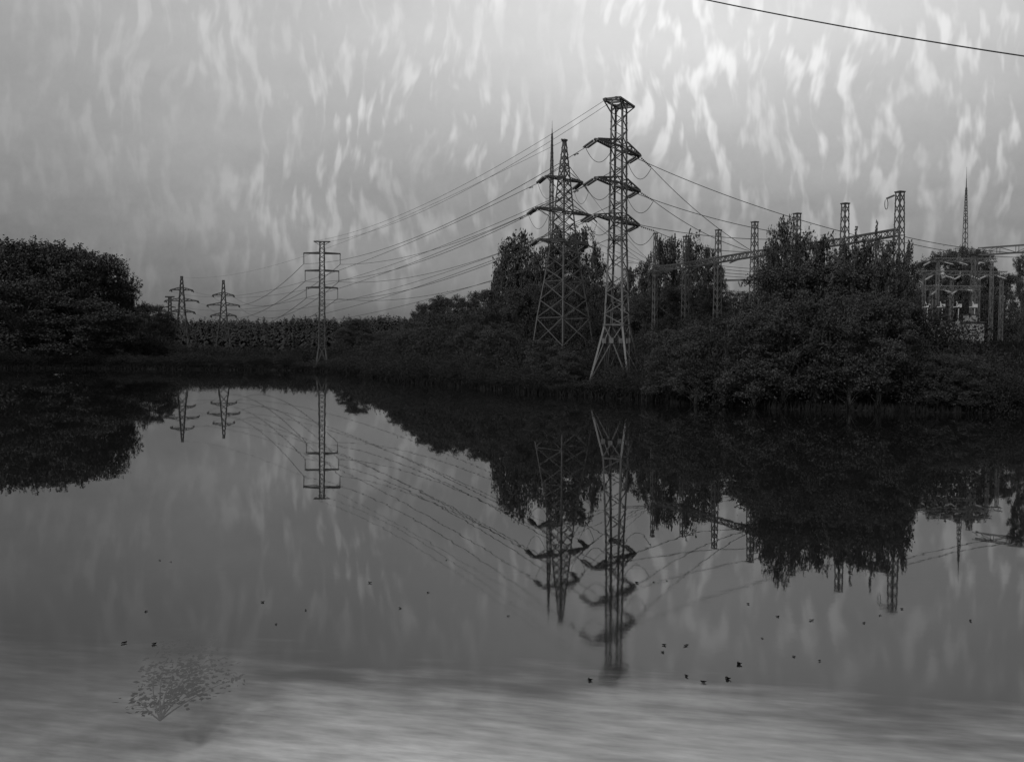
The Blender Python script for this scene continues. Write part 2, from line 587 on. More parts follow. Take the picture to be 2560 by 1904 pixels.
# ------------------------------------------------------------ the tall square tower (right of centre)
TX, TY = 9.9, 91.0
TB = Vector((TX, TY, gz(TX, TY)))
tower = empty('transmission_tower', TB, R(63))
tag(tower, 'tallest lattice tower, straight and square, with a flat top frame and three crossarms', 'power pylon')
b0 = TB.z
prof = [(6.3 - b0, 0.97), (14.3 - b0, 0.71), (27.0 - b0, 0.60)]
lattice_body(tower, prof, [8, 16], 0.17, 0.075, M_STEEL, plates=True)
footing(tower, 2.05)
fb = MB()
kn = 6.3 - b0
for i in range(4):
    c0, c1 = CORN[i], CORN[(i + 1) % 4]
    K0 = Vector((c0[0] * .97, c0[1] * .97, kn)); K1 = Vector((c1[0] * .97, c1[1] * .97, kn))
    P0 = Vector((c0[0] * 2.05, c0[1] * 2.05, 0.2)); P1 = Vector((c1[0] * 2.05, c1[1] * 2.05, 0.2))
    nd = (K0 + K1) / 2 * 1.0; nd.z = kn - 1.5
    nd.x *= 1.25; nd.y *= 1.25
    fb.bar(K0, nd, .1); fb.bar(K1, nd, .1); fb.bar(P0, nd, .1); fb.bar(P1, nd, .1)
    fb.bar(K0, K1, .1)
    fb.bar(nd - Vector((0, 0, .25)), nd + Vector((0, 0, .25)), .42, .42)
for cx, cy in CORN:
    MB().angle((cx * 2.05, cy * 2.05, 0.2), (cx * .97, cy * .97, kn), .19, .04, (-cx, 0, 0), (0, -cy, 0)).build('splayed_leg', M_STEEL, tower)
fb.build('leg_bracing', M_STEEL, tower)
# flat top frame 3.8 x 1.6 m
tf = MB()
zt = 27.0 - b0
for s in (-1, 1):
    tf.bar((-1.95, s * .8, zt + .1), (1.95, s * .8, zt + .1), .17)
    tf.bar((s * 1.95, -.8, zt + .1), (s * 1.95, .8, zt + .1), .15)
    tf.bar((s * .6, -.8, zt + .1), (s * .6, .8, zt + .1), .12)
    tf.bar((s * 1.25, -.8, zt + .1), (s * 1.25, .8, zt + .1), .12)
    for v in (-1, 1):
        tf.bar((s * 1.9, v * .8, zt + .02), (s * .62, v * .62, zt - .75), .09)
    tf.bar((s * .6, -.8, zt + .1), (s * 1.9, .8, zt + .1), .08)
tf.build('top_frame', M_STEEL, tower)
for v in (-.55, .5):
    MB().bar((-2.2, v, zt + .12), (-2.2, v, zt - .22), .26, .2, n=8).bar((-2.2, v, zt + .1), (-1.9, v, zt + .12), .06).build('ground_wire_clamp', M_GLASSINS, tower)

FX, FY = xat(805, 172), 172.0
FPB = Vector((FX, FY, gz(FX, FY)))
farp = empty('transmission_tower', FPB, R(7))
tag(farp, 'slim column tower with three level arms, alone on the far shore left of centre', 'power pylon')
fz = FPB.z
fprof = [(0.1, 1.05), (4.4 - fz, 0.62), (12 - fz, 0.53), (23.0 - fz, 0.45)]
lattice_body(farp, fprof, [0, 9, 14], 0.17, 0.10, M_STEEL_OLD)
footing(farp, 1.05)
fk = MB()
kz = 4.4 - fz
for i in range(4):
    c0, c1 = CORN[i], CORN[(i + 1) % 4]
    nd = Vector(((c0[0] + c1[0]) * .4, (c0[1] + c1[1]) * .4, kz - .9))
    for c in (c0, c1):
        fk.bar((c[0] * .62, c[1] * .62, kz), nd, .08); fk.bar((c[0] * 1.05, c[1] * 1.05, .1), nd, .08)
fk.build('leg_bracing', M_STEEL_OLD, farp)
tb = MB()
for v in (-.35, .35): tb.bar((-1.45, v, 23.0 - fz), (1.45, v, 23.0 - fz), .14)
for s in (-1, 1):
    tb.bar((s * 1.4, -.35, 23 - fz), (s * 1.4, .35, 23 - fz), .12)
    tb.bar((s * 1.4, 0, 23 - fz), (s * .45, 0, 22.4 - fz), .08)
tb.build('top_frame', M_STEEL_OLD, farp)
FAR_CL = {}
for z, L, k in ((20.85, 3.2, 0), (17.75, 2.95, 1), (14.75, 2.75, 2)):
    for s in (-1, 1):
        h = hw(fprof, z - fz)
        tip = crossarm(farp, s, z - fz, L, h, 0.22, tipw=.15, chord=.13, br=.07, n=4, m=M_STEEL_OLD)
        e = tip - Vector((0, 0, 1.85))
        string_mb(tip - Vector((0, 0, .1)), e, .15, .17).build('insulator_string', M_GLASSINS, farp)
        FAR_CL[(k, s)] = local_to_world(farp, e)

# arms, strain strings and jumpers of the tall tower
TALL = {}
uL = {0: 4.3, 1: 4.25, 2: 4.2}
RIGHT_END = {  # where the right circuit lands on the gantry beam / columns
    0: at(1879, 627, 90.3), 1: at(1872, 627, 92.0), 2: at(1868, 629, 94.0)}
LEFT_END = {0: at(2108, 580, 79.7), 1: at(1990, 588, 84.7), 2: at(1981, 598, 85.5)}
for k, (z, n_) in enumerate(((22.9, 4), (19.45, 4), (16.1, 4))):
    for s in (-1, 1):
        h = hw(prof, z - b0)
        tip = crossarm(tower, s, z - b0, uL[k], h, 0.62, tipv=-s * .5, tipw=.16, chord=.14, br=.07, n=5, m=M_STEEL)
        tw = local_to_world(tower, tip)
        tgt = FAR_CL[(k, s)]
        d = (Vector(tgt) - tw).normalized(); d.z = -0.20; d.normalize()
        side = Vector((0, 0, 1)).cross(d).normalized() * .2
        e1 = tw + d * 1.9
        for q in (-1, 1):
            p0 = world_to_local(tower, tw + side * q + d * .15); p1 = world_to_local(tower, e1 + side * q)
            string_mb(p0, p1, .12, .16).build('insulator_string', M_GLASSINS, tower)
        for c_ in (e1, tw):
            MB().bar(world_to_local(tower, c_ - side * 1.4), world_to_local(tower, c_ + side * 1.4), .08).build('yoke_plate', M_STEEL, tower)
        tg2 = RIGHT_END[k] if s == 1 else LEFT_END[k]
        d2 = (tg2 - tw).normalized(); d2.z -= 0.08; d2.normalize()
        Ls = 1.75
        e2 = tw + d2 * Ls
        string_mb(world_to_local(tower, tw + d2 * .2), world_to_local(tower, e2), .11, .16).build('insulator_string', M_GLASSINS, tower)
        jp = [world_to_local(tower, p) for p in sag_pts(e1, e2, 1.35, 16)]
        MB().tube(jp, .028, 5).build('jumper_wire', M_WIRE, tower)
        TALL[(k, s)] = (e1, e2, tg2)

LV = ['top', 'middle', 'lowest']
for k in range(3):
    for s in (-1, 1):
        e1, e2, tg2 = TALL[(k, s)]
        sd_ = 'left' if s < 0 else 'right'
        wire(e1, FAR_CL[(k, s)], 2.6, f'power line from the {sd_} tip of the tallest tower\'s {LV[k]} arm to the slim tower', 'conductors between the tallest and the slim far tower', damper=True, r=.03)
        where = 'down to the gantry' if s > 0 else 'to the right gantry'
        wire(e2, tg2, 0.55, f'power line from the {sd_} tip of the tallest tower\'s {LV[k]} arm {where}', 'conductors between the tallest tower and the gantry', r=.03, n=16)
for v, sd_ in ((-.55, 'right'), (.5, 'left')):
    p = local_to_world(tower, (-2.2, v, zt - .05))
    q = local_to_world(farp, ((-1.4 if sd_ == 'left' else 1.4), 0, 23.05 - fz))
    wire(p, q, 2.2, f'thin {sd_} ground wire from the tallest tower\'s flat top to the slim tower', 'ground wires over the water', r=.02)

# ------------------------------------------------------------ pyramidal tower with four spread legs
QX, QY = xat(1407, 114), 114.0
QB = Vector((QX, QY, gz(QX, QY)))
pyr = empty('transmission_tower', QB, R(42))
tag(pyr, 'pointed lattice tower with wide spread legs, between the thin mast and the tallest tower', 'power pylon')
qz = QB.z
pprof = [(0.1, 2.9), (7.7 - qz, 2.25), (12 - qz, 1.68), (16.6 - qz, 1.12), (20.2 - qz, 0.84), (24.0 - qz, 0.56), (25.3 - qz, 0.45), (28.5 - qz, 0.17)]
lattice_body(pyr, pprof, [2, 2, 3, 3, 4, 1, 4], 0.17, 0.075, M_STEEL, style='x')
footing(pyr, 2.9)
MB().box((0, 0, 28.6 - qz), (0.55, 0.5, 0.2)).bar((-.5, 0, 28.6 - qz), (-.2, 0, 28.6 - qz), .24, n=8).build('peak_cap', M_STEEL, pyr)
P1X, P1Y = xat(455, 338), 338.0
P2X, P2Y = xat(559, 338), 338.0


def far_pyramid(px, Y, top, arms, label, rz, basew):
    X = xat(px, Y)
    B = Vector((X, Y, gz(X, Y)))
    r = empty('transmission_tower', B, R(rz))
    tag(r, label, 'power pylon')
    z0 = B.z
    zt = zat(px, top, Y) - z0
    za = [zat(px, a, Y) - z0 for a, _ in arms]
    pr = [(0.1, basew), (za[2], basew * .42), (za[0], basew * .24), (zt, basew * .12)]
    lattice_body(r, pr, [4, 3, 3], 0.26, 0.15, M_STEEL_FAR, style='x')
    ends = {}
    for k, (a, hwpx) in enumerate(arms):
        L = hwpx / F * Y
        for s in (-1, 1):
            h = hw(pr, za[k])
            tip = crossarm(r, s, za[k], L, h, 0.9, tipw=.25, chord=.26, br=.14, n=3, m=M_STEEL_FAR)
            # strain insulators on both sides of the arm tip
            for q in (-1, 1):
                string_mb(tip, tip + Vector((s * .0, q * 2.2, -.5)), .22, .3, .06).build('insulator_string', M_GLASSINS, r)
            ends[(k, s)] = local_to_world(r, tip + Vector((0, -2.2, -.5)))
    MB().box((0, 0, zt + .15), (0.9, 0.9, .5)).build('peak_cap', M_STEEL_FAR, r)
    return r, ends


far2, E2 = far_pyramid(559, 338, 703, [(738, 25), (763, 38), (789, 30)],
                       'small distant pointed pylon, right one of the group on the left horizon', 12, 2.9)
far1, E1 = far_pyramid(455, 338, 693, [(725, 26), (752, 39), (780, 30)],
                       'distant pointed pylon in the middle of the group beside the left trees', 10, 2.9)

ARM = {0: (24.0, 3.0), 1: (20.2, 4.5), 2: (16.6, 4.1)}
PYR = {}
GANT = {}
for k, (z, L) in ARM.items():
    for s in (-1, 1):
        h = hw(pprof, z - qz)
        tip = crossarm(pyr, s, z - qz, L, h, 0.25 if k else .2, tipw=.12, chord=.13, br=.07, n=4, m=M_STEEL)
        # stay rods from the tip up to the body
        tie = MB()
        hh = hw(pprof, z - qz + 1.5)
        for v in (-1, 1):
            tie.bar(tip, (s * hh, v * hh, z - qz + 1.5), .055)
        tie.build('arm_stay', M_STEEL, pyr)
        tw = local_to_world(pyr, tip)
        tgt = E1[(k, s)]
        d = (Vector(tgt) - tw).normalized(); d.z = -.28; d.normalize()
        side = Vector((0, 0, 1)).cross(d).normalized() * .17
        e1 = tw + d * 1.9
        for q in (-1, 1):
            string_mb(world_to_local(pyr, tw + side * q + d * .15), world_to_local(pyr, e1 + side * q), .17, .17).build('insulator_string', M_GLASSINS, pyr)
        tg2 = at(1631 + 14 * k - (6 if s < 0 else -10), 640 + 8 * k, 105.5 - k * .8)
        tg2.z = min(13.1, tg2.z)
        d2 = (tg2 - tw).normalized(); d2.z -= .12; d2.normalize()
        e2 = tw + d2 * 1.8
        string_mb(world_to_local(pyr, tw + d2 * .1), world_to_local(pyr, e2), .10, .16).build('insulator_string', M_GLASSINS, pyr)
        MB().tube([world_to_local(pyr, p) for p in sag_pts(e1, e2, 1.6, 16)], .024, 5).build('jumper_wire', M_WIRE, pyr)
        sd_ = 'left' if s < 0 else 'right'
        wire(e1, tgt, 6.5, f'power line from the {sd_} tip of the pointed tower\'s {LV[k]} arm to distant pylons', 'conductors from the pointed tower to the distant pylons', damper=True, r=.032, n=36)
        wire(e2, tg2, .5, f'power line from the {sd_} tip of the pointed tower\'s {LV[k]} arm to the gantry', 'conductors between the pointed tower and the gantry', r=.022, n=16)
for k in range(3):
    for s in (-1, 1):
        wire(FAR_CL[(k, s)], E2[(k, s)], 5.2, f'power line from the {"left" if s < 0 else "right"} end of the slim tower\'s {LV[k]} arm to distant pylons', 'conductors beyond the slim far tower', r=.045, n=30)
wire(local_to_world(pyr, (0, 0, 28.6 - qz)), local_to_world(far1, (0, 0, zat(455, 693, 338) - far1.location.z)), 5.0,
     'thin ground wire from the peak of the pointed tower to the distant pylons', 'ground wires over the water', r=.02, n=36)

# a column-type pylon far behind, beside the left trees
X0 = xat(425, 470)
B = Vector((X0, 470, gz(X0, 470)))
r0 = empty('transmission_tower', B, R(5))
tag(r0, 'smallest distant pylon, a T-topped column just left of the pointed ones', 'power pylon')
zt0 = zat(425, 742, 470) - B.z
pr0 = [(0.1, 1.6), (zt0 * .35, .9), (zt0, .7)]
lattice_body(r0, pr0, [5, 10], .3, .18, M_STEEL_FAR, style='x')
for k, (a, hp) in enumerate(((768, 13), (785, 13), (801, 12))):
    for s in (-1, 1):
        za = zat(425, a, 470) - B.z
        tip = crossarm(r0, s, za, hp / F * 470, hw(pr0, za), .5, tipw=.3, chord=.3, br=.16, n=3, m=M_STEEL_FAR)
        string_mb(tip, tip - Vector((0, 0, 2.2)), .25, .3, .06).build('insulator_string', M_GLASSINS, r0)
MB().bar((-2.2, 0, zt0), (2.2, 0, zt0), .7).build('top_frame', M_STEEL_FAR, r0)


# ------------------------------------------------------------ thin lightning masts
def mast(px, Y, top, rodpx, label, base_w):
    X = xat(px, Y)
    B = Vector((X, Y, gz(X, Y)))
    r = empty('lightning_mast', B, R(20))
    tag(r, label, 'lightning mast')
    zt = zat(px, top, Y) - B.z
    zr = zat(px, rodpx, Y) - B.z
    pr = [(0.1, base_w), (zr * .8, base_w * .42), (zr, base_w * .17)]
    lattice_body(r, pr, [26, 12], 0.11, 0.06, M_STEEL, style='zig')
    MB().bar((0, 0, zr - .6), (0, 0, zr + (zt - zr) * .45), base_w * .36, .1, n=8).bar((0, 0, zr + (zt - zr) * .45), (0, 0, zt), .07, .03, n=6).build('spike', M_STEEL, r)
    footing(r, base_w)


mast(1376, 152, 302, 335, 'needle-thin lightning mast standing tight against the left side of the pointed tower', .62)
mast(2407, 163, 417, 470, 'needle-thin lightning mast rising alone from the trees at the far right', .62)


# ------------------------------------------------------------ the gantry: a row of lattice columns with a beam
GR = [('A', 1639, 584, 107.0, .17), ('B', 1715, 592, 102.5, .23), ('C', 1796, 576, 96.0, .23), ('D', 1887, 556, 90.0, .25),
      ('E', 1993, 535, 84.5, .25), ('F', 2113, 510, 79.3, .25), ('G', 2250, 481, 73.0, .26)]
GLAB = ['first and slimmest gantry column, among the birch tops just right of the tallest tower',
        'second gantry column from the tallest tower, hidden among hanging birch twigs',
        'third gantry column from the tallest tower, where the beam leaves the birches',
        'fourth gantry column from the tallest tower, clear against the sky beside the tree gap',
        'fifth gantry column, its top just showing above the tall dark birch crown',
        'sixth gantry column, rising above the dark thicket next left of the tallest column',
        'rightmost and tallest gantry column, with a small bracket and looped wire at its top']
gpos = []
for (nm, px, py, Y, h), lab in zip(GR, GLAB):
    X = xat(px, Y) + 0
    top = at(px, py, Y)
    X = top.x
    gpos.append(Vector((X, Y, top.z)))
gdir = math.atan2(gpos[-1].y - gpos[0].y, gpos[-1].x - gpos[0].x)
BEAMZ = 12.7
for i, ((nm, px, py, Y, h), lab) in enumerate(zip(GR, GLAB)):
    p = gpos[i]
    B = Vector((p.x, p.y, gz(p.x, p.y)))
    r = empty('gantry_column', B, R(45) - math.atan2(p.x, p.y))
    tag(r, lab, 'gantry column', 'lattice columns of the substation gantry')
    zt = p.z - B.z
    zb = BEAMZ - B.z
    pr = [(0.1, h * 1.55), (zb, h * 1.1), (zt, h * .92)]
    lattice_body(r, pr, [11, 4], .10, .04, M_STEEL, style='x')
    cap = MB()
    hh = h * .92 + .03
    for a in range(4):
        c0, c1 = CORN[a], CORN[(a + 1) % 4]
        cap.bar((c0[0] * hh, c0[1] * hh, zt + .04), (c1[0] * hh, c1[1] * hh, zt + .04), .08)
    cap.build('top_cap', M_STEEL, r)
    if i == 6:
        br = MB()
        br.bar((-hh, hh, zt - .2), (-hh - .5, hh + .3, zt - .45), .14)
        lp = [Vector((-hh - .5 + .16 * math.sin(t), hh + .3, zt - .85 + .4 * math.cos(t))) for t in np.linspace(0, 5.6, 18)]
        br.tube(lp, .028, 5)
        br.build('bracket', M_STEEL, r)
for i in range(len(gpos) - 1):
    a, b_ = gpos[i], gpos[i + 1]
    d = Vector((b_.x - a.x, b_.y - a.y, 0))
    L = d.length
    r = empty('gantry_beam', (a.x, a.y, BEAMZ), math.atan2(d.y, d.x))
    tag(r, f'lattice beam spanning from the {["first", "second", "third", "fourth", "fifth", "sixth"][i]} to the {["second", "third", "fourth", "fifth", "sixth", "seventh and tallest"][i]} column', 'gantry beam', 'beams of the substation gantry')
    ch = MB()
    s0, s1 = GR[i][4] * 1.15 + .04, L - GR[i + 1][4] * 1.15 - .04
    for y_ in (-.25, .25):
        for z_ in (0, .5):
            ch.bar((s0, y_, z_), (s1, y_, z_), .09)
    ch.build('chords', M_STEEL, r)
    lc = MB()
    for y_ in (-.25, .25):
        zig(lc, (s0, y_, 0), (s1, y_, 0), (s0, y_, .5), (s1, y_, .5), 9, .045, horiz=True)
    for z_ in (0, .5):
        zig(lc, (s0, -.25, z_), (s1, -.25, z_), (s0, .25, z_), (s1, .25, z_), 7, .04)
    lc.build('lacing', M_STEEL, r)
    for t in (.3, .75):
        q = Vector((L * t, -.35, 0.0))
        string_mb(q, q + Vector((.2, -1.5, -.55)), .09, .14).build('insulator_string', M_GLASSINS, r)

# second row behind, right edge
G2 = [(55.0, 77.5), (43.4, 90.5)]
for i, (x, y) in enumerate(G2):
    B = Vector((x, y, gz(x, y)))
    r = empty('gantry_column', B, R(35))
    tag(r, ['short gantry column beyond the right edge trees', 'short slender gantry column under the left end of the sloping beam'][i], 'gantry column', 'short columns of the rear gantry')
    zb = 12.9 - B.z
    lattice_body(r, [(0.1, .35), (zb, .2)], [9], .07, .03, M_STEEL, style='x')
for i in range(1):
    a, b_ = Vector((*G2[i + 1], 12.9)), Vector((*G2[i], 12.9))
    d = b_ - a
    r = empty('gantry_beam', a, math.atan2(d.y, d.x))
    tag(r, 'lattice beam sloping in over the trees at the right edge', 'gantry beam')
    ch = MB()
    L = d.length
    for y_ in (-.35, .35):
        for z_ in (0.1, .75):
            ch.bar((.45, y_, z_), (L - .45, y_, z_), .08)
    ch.build('chords', M_STEEL, r)
    lc = MB()
    for y_ in (-.35, .35):
        zig(lc, (.45, y_, 0.1), (L - .45, y_, 0.1), (.45, y_, .75), (L - .45, y_, .75), 10, .04, horiz=True)
    lc.build('lacing', M_STEEL, r)

# wires running on between the gantry rows
for i, (p, q, sg) in enumerate(((at(2262, 592, 73), at(2600, 634, 84), .3), (at(2262, 606, 73.4), at(2600, 642, 85), .4),
                                (at(2120, 582, 79.3), at(2250, 600, 73.2), .25))):
    wire(p, q, sg, ['upper wire running right from the tallest gantry column over the round trees', 'lower wire running right from the tallest gantry column over the round trees',
                    'short wire between the sixth and the tallest gantry column'][i], 'wires between the gantry columns', r=.025, n=14)
BUSP = empty('bus_portal', (xat(1846, 116), 116, gz(xat(1846, 116), 116)), R(-25))
tag(BUSP, 'low bus portal far behind, seen in the gap beside the fourth gantry column', 'bus portal')
bz = zat(1846, 700, 116) - BUSP.location.z
pb = MB()
pb.bar((-3.0, 0, bz), (4.2, 0, bz), .22)
pb.build('beam', M_STEEL, BUSP)
for x_ in (-2.6, 3.4):
    MB().bar((x_, 0, 0), (x_, 0, bz - .11), .28, .2).build('post', M_CONC, BUSP)
for x_ in (0.0, .5):
    string_mb((x_ - .35 + .2, 0, bz - .1), (x_ + (.15 if x_ == 0 else -.25) , 0, bz - .9), .12, .16).build('insulator_string', M_GLASSINS, BUSP)
for i, (y0, y1) in enumerate(((663, 673), (671, 681), (680, 688), (688, 695))):
    wire(at(1790, y0, 112), at(1905, y1, 118), .05, ['highest', 'second', 'third', 'lowest'][i] + ' of four thin bus wires crossing the gap by the fourth gantry column', 'bus wires in the gap', r=.03, n=6, name='bus_wire', cat='bus wire')

# the heavy cable close overhead at the upper right
pc = at(1764, 0, 19.0); pd = at(2560, 141, 16.5)
dd = pd - pc
SG = 2.15
wire(pc - dd * 2.0 + Vector((0, 0, 0.49 * SG)), pd + dd * 4.0 + Vector((0, 0, 1.633 * SG)), SG, 'thick dark cable crossing the sky close overhead at the upper right corner', None, r=.013, n=60, name='overhead_cable', cat='cable')


# ------------------------------------------------------------ substation switchgear at the right
def portal(pxs, Y, beam_py, label, strings):
    xs = [xat(p, Y) for p in pxs]
    xc = (xs[0] + xs[-1]) / 2
    B = Vector((xc, Y, gz(xc, Y)))
    r = empty('bus_portal', B, 0)
    tag(r, label, 'bus portal', 'bus portals of the switchyard')
    zb = zat((pxs[0] + pxs[-1]) / 2, beam_py, Y) - B.z
    for x in xs:
        c = MB()
        for a in (-.16, .16):
            for e in (-.16, .16):
                c.bar((x - xc + a, e, -.3), (x - xc + a * .7, e * .7, zb), .05)
        for e in (-.13, .13):
            zig(c, (x - xc - .15, e, 0), (x - xc - .12, e, zb), (x - xc + .15, e, 0), (x - xc + .12, e, zb), 9, .03)
        c.build('post', M_YARD, r)
    bb = MB()
    for e in (-.18, .18):
        for zz in (0, .35):
            bb.bar((xs[0] - xc - .5, e, zb + zz), (xs[-1] - xc + .5, e, zb + zz), .06)
    for e in (-.18, .18):
        zig(bb, (xs[0] - xc - .5, e, zb), (xs[-1] - xc + .5, e, zb), (xs[0] - xc - .5, e, zb + .35), (xs[-1] - xc + .5, e, zb + .35), 18, .03)
    bb.build('beam', M_YARD, r)
    for (pxa, dx, dy, dz) in strings:
        x = xat(pxa, Y) - xc
        string_mb((x, 0, zb), (x + dx, dy, zb + dz), .085, .1, .025).build('insulator_string', M_PORC, r)
    return r, xc, zb


portal([2306, 2376, 2442, 2500], 96, 687, 'tall bus portal of the switchyard, pale strings hanging below the round trees',
       [(2331, -1.1, -.5, -.55), (2352, 1.0, -.5, -.42), (2401, -1.0, -.5, -.5), (2416, 1.0, -.5, -.5), (2465, -1.0, -.5, -.4), (2482, .95, -.5, -.4)])
portal([2325, 2376, 2430], 90, 724, 'low bus portal of the switchyard at the right, just above the circuit breakers',
       [(2340, -.7, -.4, -.5), (2352, .75, -.4, -.3), (2392, -.8, -.4, -.45), (2405, .75, -.4, -.1), (2288, -.9, -.4, -.5)])
portal([2340, 2430, 2475], 103, 654, 'rearmost bus portal of the switchyard, strings close under the round tree crowns',
       [(2349, 1.1, -.5, -.35), (2387, 1.0, -.5, -.4), (2437, .6, -.5, -.2), (2322, -1.0, -.5, -.5), (2452, -.8, -.5, -.3)])


def breaker():
    r = empty('circuit_breaker', (0, 0, 0))
    c = MB()
    for a in (-.28, .28):
        c.bar((a, 0, 0), (a, 0, 1.75), .1)
    zig(c, (-.28, 0, 0.1), (-.28, 0, 1.7), (.28, 0, 0.1), (.28, 0, 1.7), 3, .05)
    c.build('support_frame', M_STEEL, r)
    MB().box((0, 0, 1.9), (.9, .6, .3)).build('base_box', M_PAINT, r)
    MB().bar((0, 0, 2.05), (.06, 0, 3.2), .12, n=8).build('core', M_PORC, r)
    s = string_mb((0, 0, 2.0), (.06, 0, 3.25), .13, .1, .05); s.build('porcelain_column', M_PORC, r)
    hd = MB()
    hd.box((.1, 0, 3.42), (.62, .4, .3))
    hd.bar((-.1, 0, 3.45), (-.28, 0, 3.8), .14, .1, n=8)
    hd.bar((-.1, 0, 3.35), (-.75, 0, 3.3), .06)
    hd.build('head', M_PORC, r)
    return r


proto = breaker()
reg(proto)
BL = ['slimmest pale circuit breaker, leftmost of the row of four in the switchyard', 'white-headed circuit breaker, second from the left above the long grey tank',
      'white-headed circuit breaker, third from the left, just left of the grey kiosk', 'rightmost circuit breaker of the row, standing directly above the grey kiosk']
for i, px in enumerate((2318, 2355, 2396, 2436)):
    o = proto if i == 0 else copy_tree(proto)
    p = at(px, 762, 86)
    o.location = (p.x, 86, p.z - 3.5)
    if i == 0: o.scale = (.6, .6, 1)
    tag(o, BL[i], 'circuit breaker', 'row of circuit breakers in the switchyard')
# steel deck the breakers stand on
x0, x1 = xat(2308, 86), xat(2450, 86)
zb = zat(2380, 762, 86) - 3.5
gb = gz((x0 + x1) / 2, 86)
dk = empty('equipment_deck', ((x0 + x1) / 2, 86, gb))
tag(dk, 'raised steel deck carrying the row of circuit breakers', 'deck')
MB().box((0, 0, zb - gb - .1), (x1 - x0 + .6, 1.6, .18)).build('deck_plate', M_PAINT, dk)
for a in (-.47, -.16, .16, .47):
    MB().bar((a * (x1 - x0), 0, -.4), (a * (x1 - x0), 0, zb - gb - .2), .16).build('post', M_CONC, dk)
# long grey tank / trough
a = at(2326, 815, 82); c = at(2412, 862, 82)
tk = empty('oil_tank', ((a.x + c.x) / 2, 82, c.z - .3))
tag(tk, 'long low grey ribbed tank on the slope at the right, below the circuit breakers', 'tank')
wT, hT = c.x - a.x, a.z - c.z + .3
MB().box((0, 0, hT / 2), (wT, 1.4, hT)).build('tank_body', M_PAINT, tk)
rb = MB()
for i in range(11):
    rb.box((-wT / 2 + .2 + i * (wT - .4) / 10, -.76, hT * .48), (.06, .12, hT * .8))
rb.build('ribs', M_PAINT, tk)
MB().box((0, 0, hT + .05), (wT + .12, 1.52, .09)).build('lid', M_PAINT, tk)
MB().bar((-.3, 0, hT + .09), (-.3, 0, hT + .45), .25, n=10).bar((.5, 0, hT + .09), (.5, 0, hT + .3), .18, n=10).build('vent_pipes', M_STEEL, tk)
a = at(2412, 806, 80.5); c = at(2452, 850, 80.5)
kk = empty('control_kiosk', ((a.x + c.x) / 2, 80.5, c.z - .2))
tag(kk, 'pale grey kiosk with a flat roof at the right end of the tank', 'kiosk')
wK, hK = c.x - a.x, a.z - c.z + .2
MB().box((0, 0, hK / 2), (wK, 1.1, hK)).build('cabinet', M_PAINT, kk)
MB().box((0, 0, hK + .04), (wK + .25, 1.35, .08)).build('roof', M_STEEL_OLD, kk)
dr = MB().box((0, -.56, hK * .48), (wK * .78, .03, hK * .82)).build('door', M_PAINT, kk)
MB().box((wK * .28, -.6, hK * .5), (.04, .04, .2)).build('handle', M_STEEL, dr)
MB().box((0, 0, -.25), (wK + .3, 1.4, .5)).build('plinth', M_CONC, kk)
a = at(2413, 787, 84); c = at(2438, 806, 84)
k2 = empty('control_kiosk', ((a.x + c.x) / 2, 84, c.z - .7))
tag(k2, 'smaller pale cabinet just behind and above the flat-roofed kiosk', 'kiosk')
MB().box((0, 0, (a.z - c.z + .7) / 2), (c.x - a.x, .7, a.z - c.z + .7)).build('cabinet', M_PAINT, k2)
MB().box((0, 0, (a.z - c.z + .73)), (c.x - a.x + .1, .8, .05)).build('roof', M_STEEL_OLD, k2)


# ------------------------------------------------------------ vegetation
def leaf_quads(C, size, rng, drop=0.0, aspect=0.62):
    """C (n,3) -> (n,4,3) diamond leaves in random directions; drop tilts them to hang"""
    n = len(C)
    d = rng.normal(size=(n, 3)); d[:, 2] -= drop
    d /= np.linalg.norm(d, axis=1)[:, None]
    e = rng.normal(size=(n, 3))
    e -= (e * d).sum(1)[:, None] * d
    e /= np.linalg.norm(e, axis=1)[:, None]
    s = size * rng.uniform(.6, 1.35, n)[:, None]
    a = d * s * .5; b = e * s * .5 * aspect
    return np.stack([C - a, C + b - a * .1, C + a, C - b - a * .1], 1)


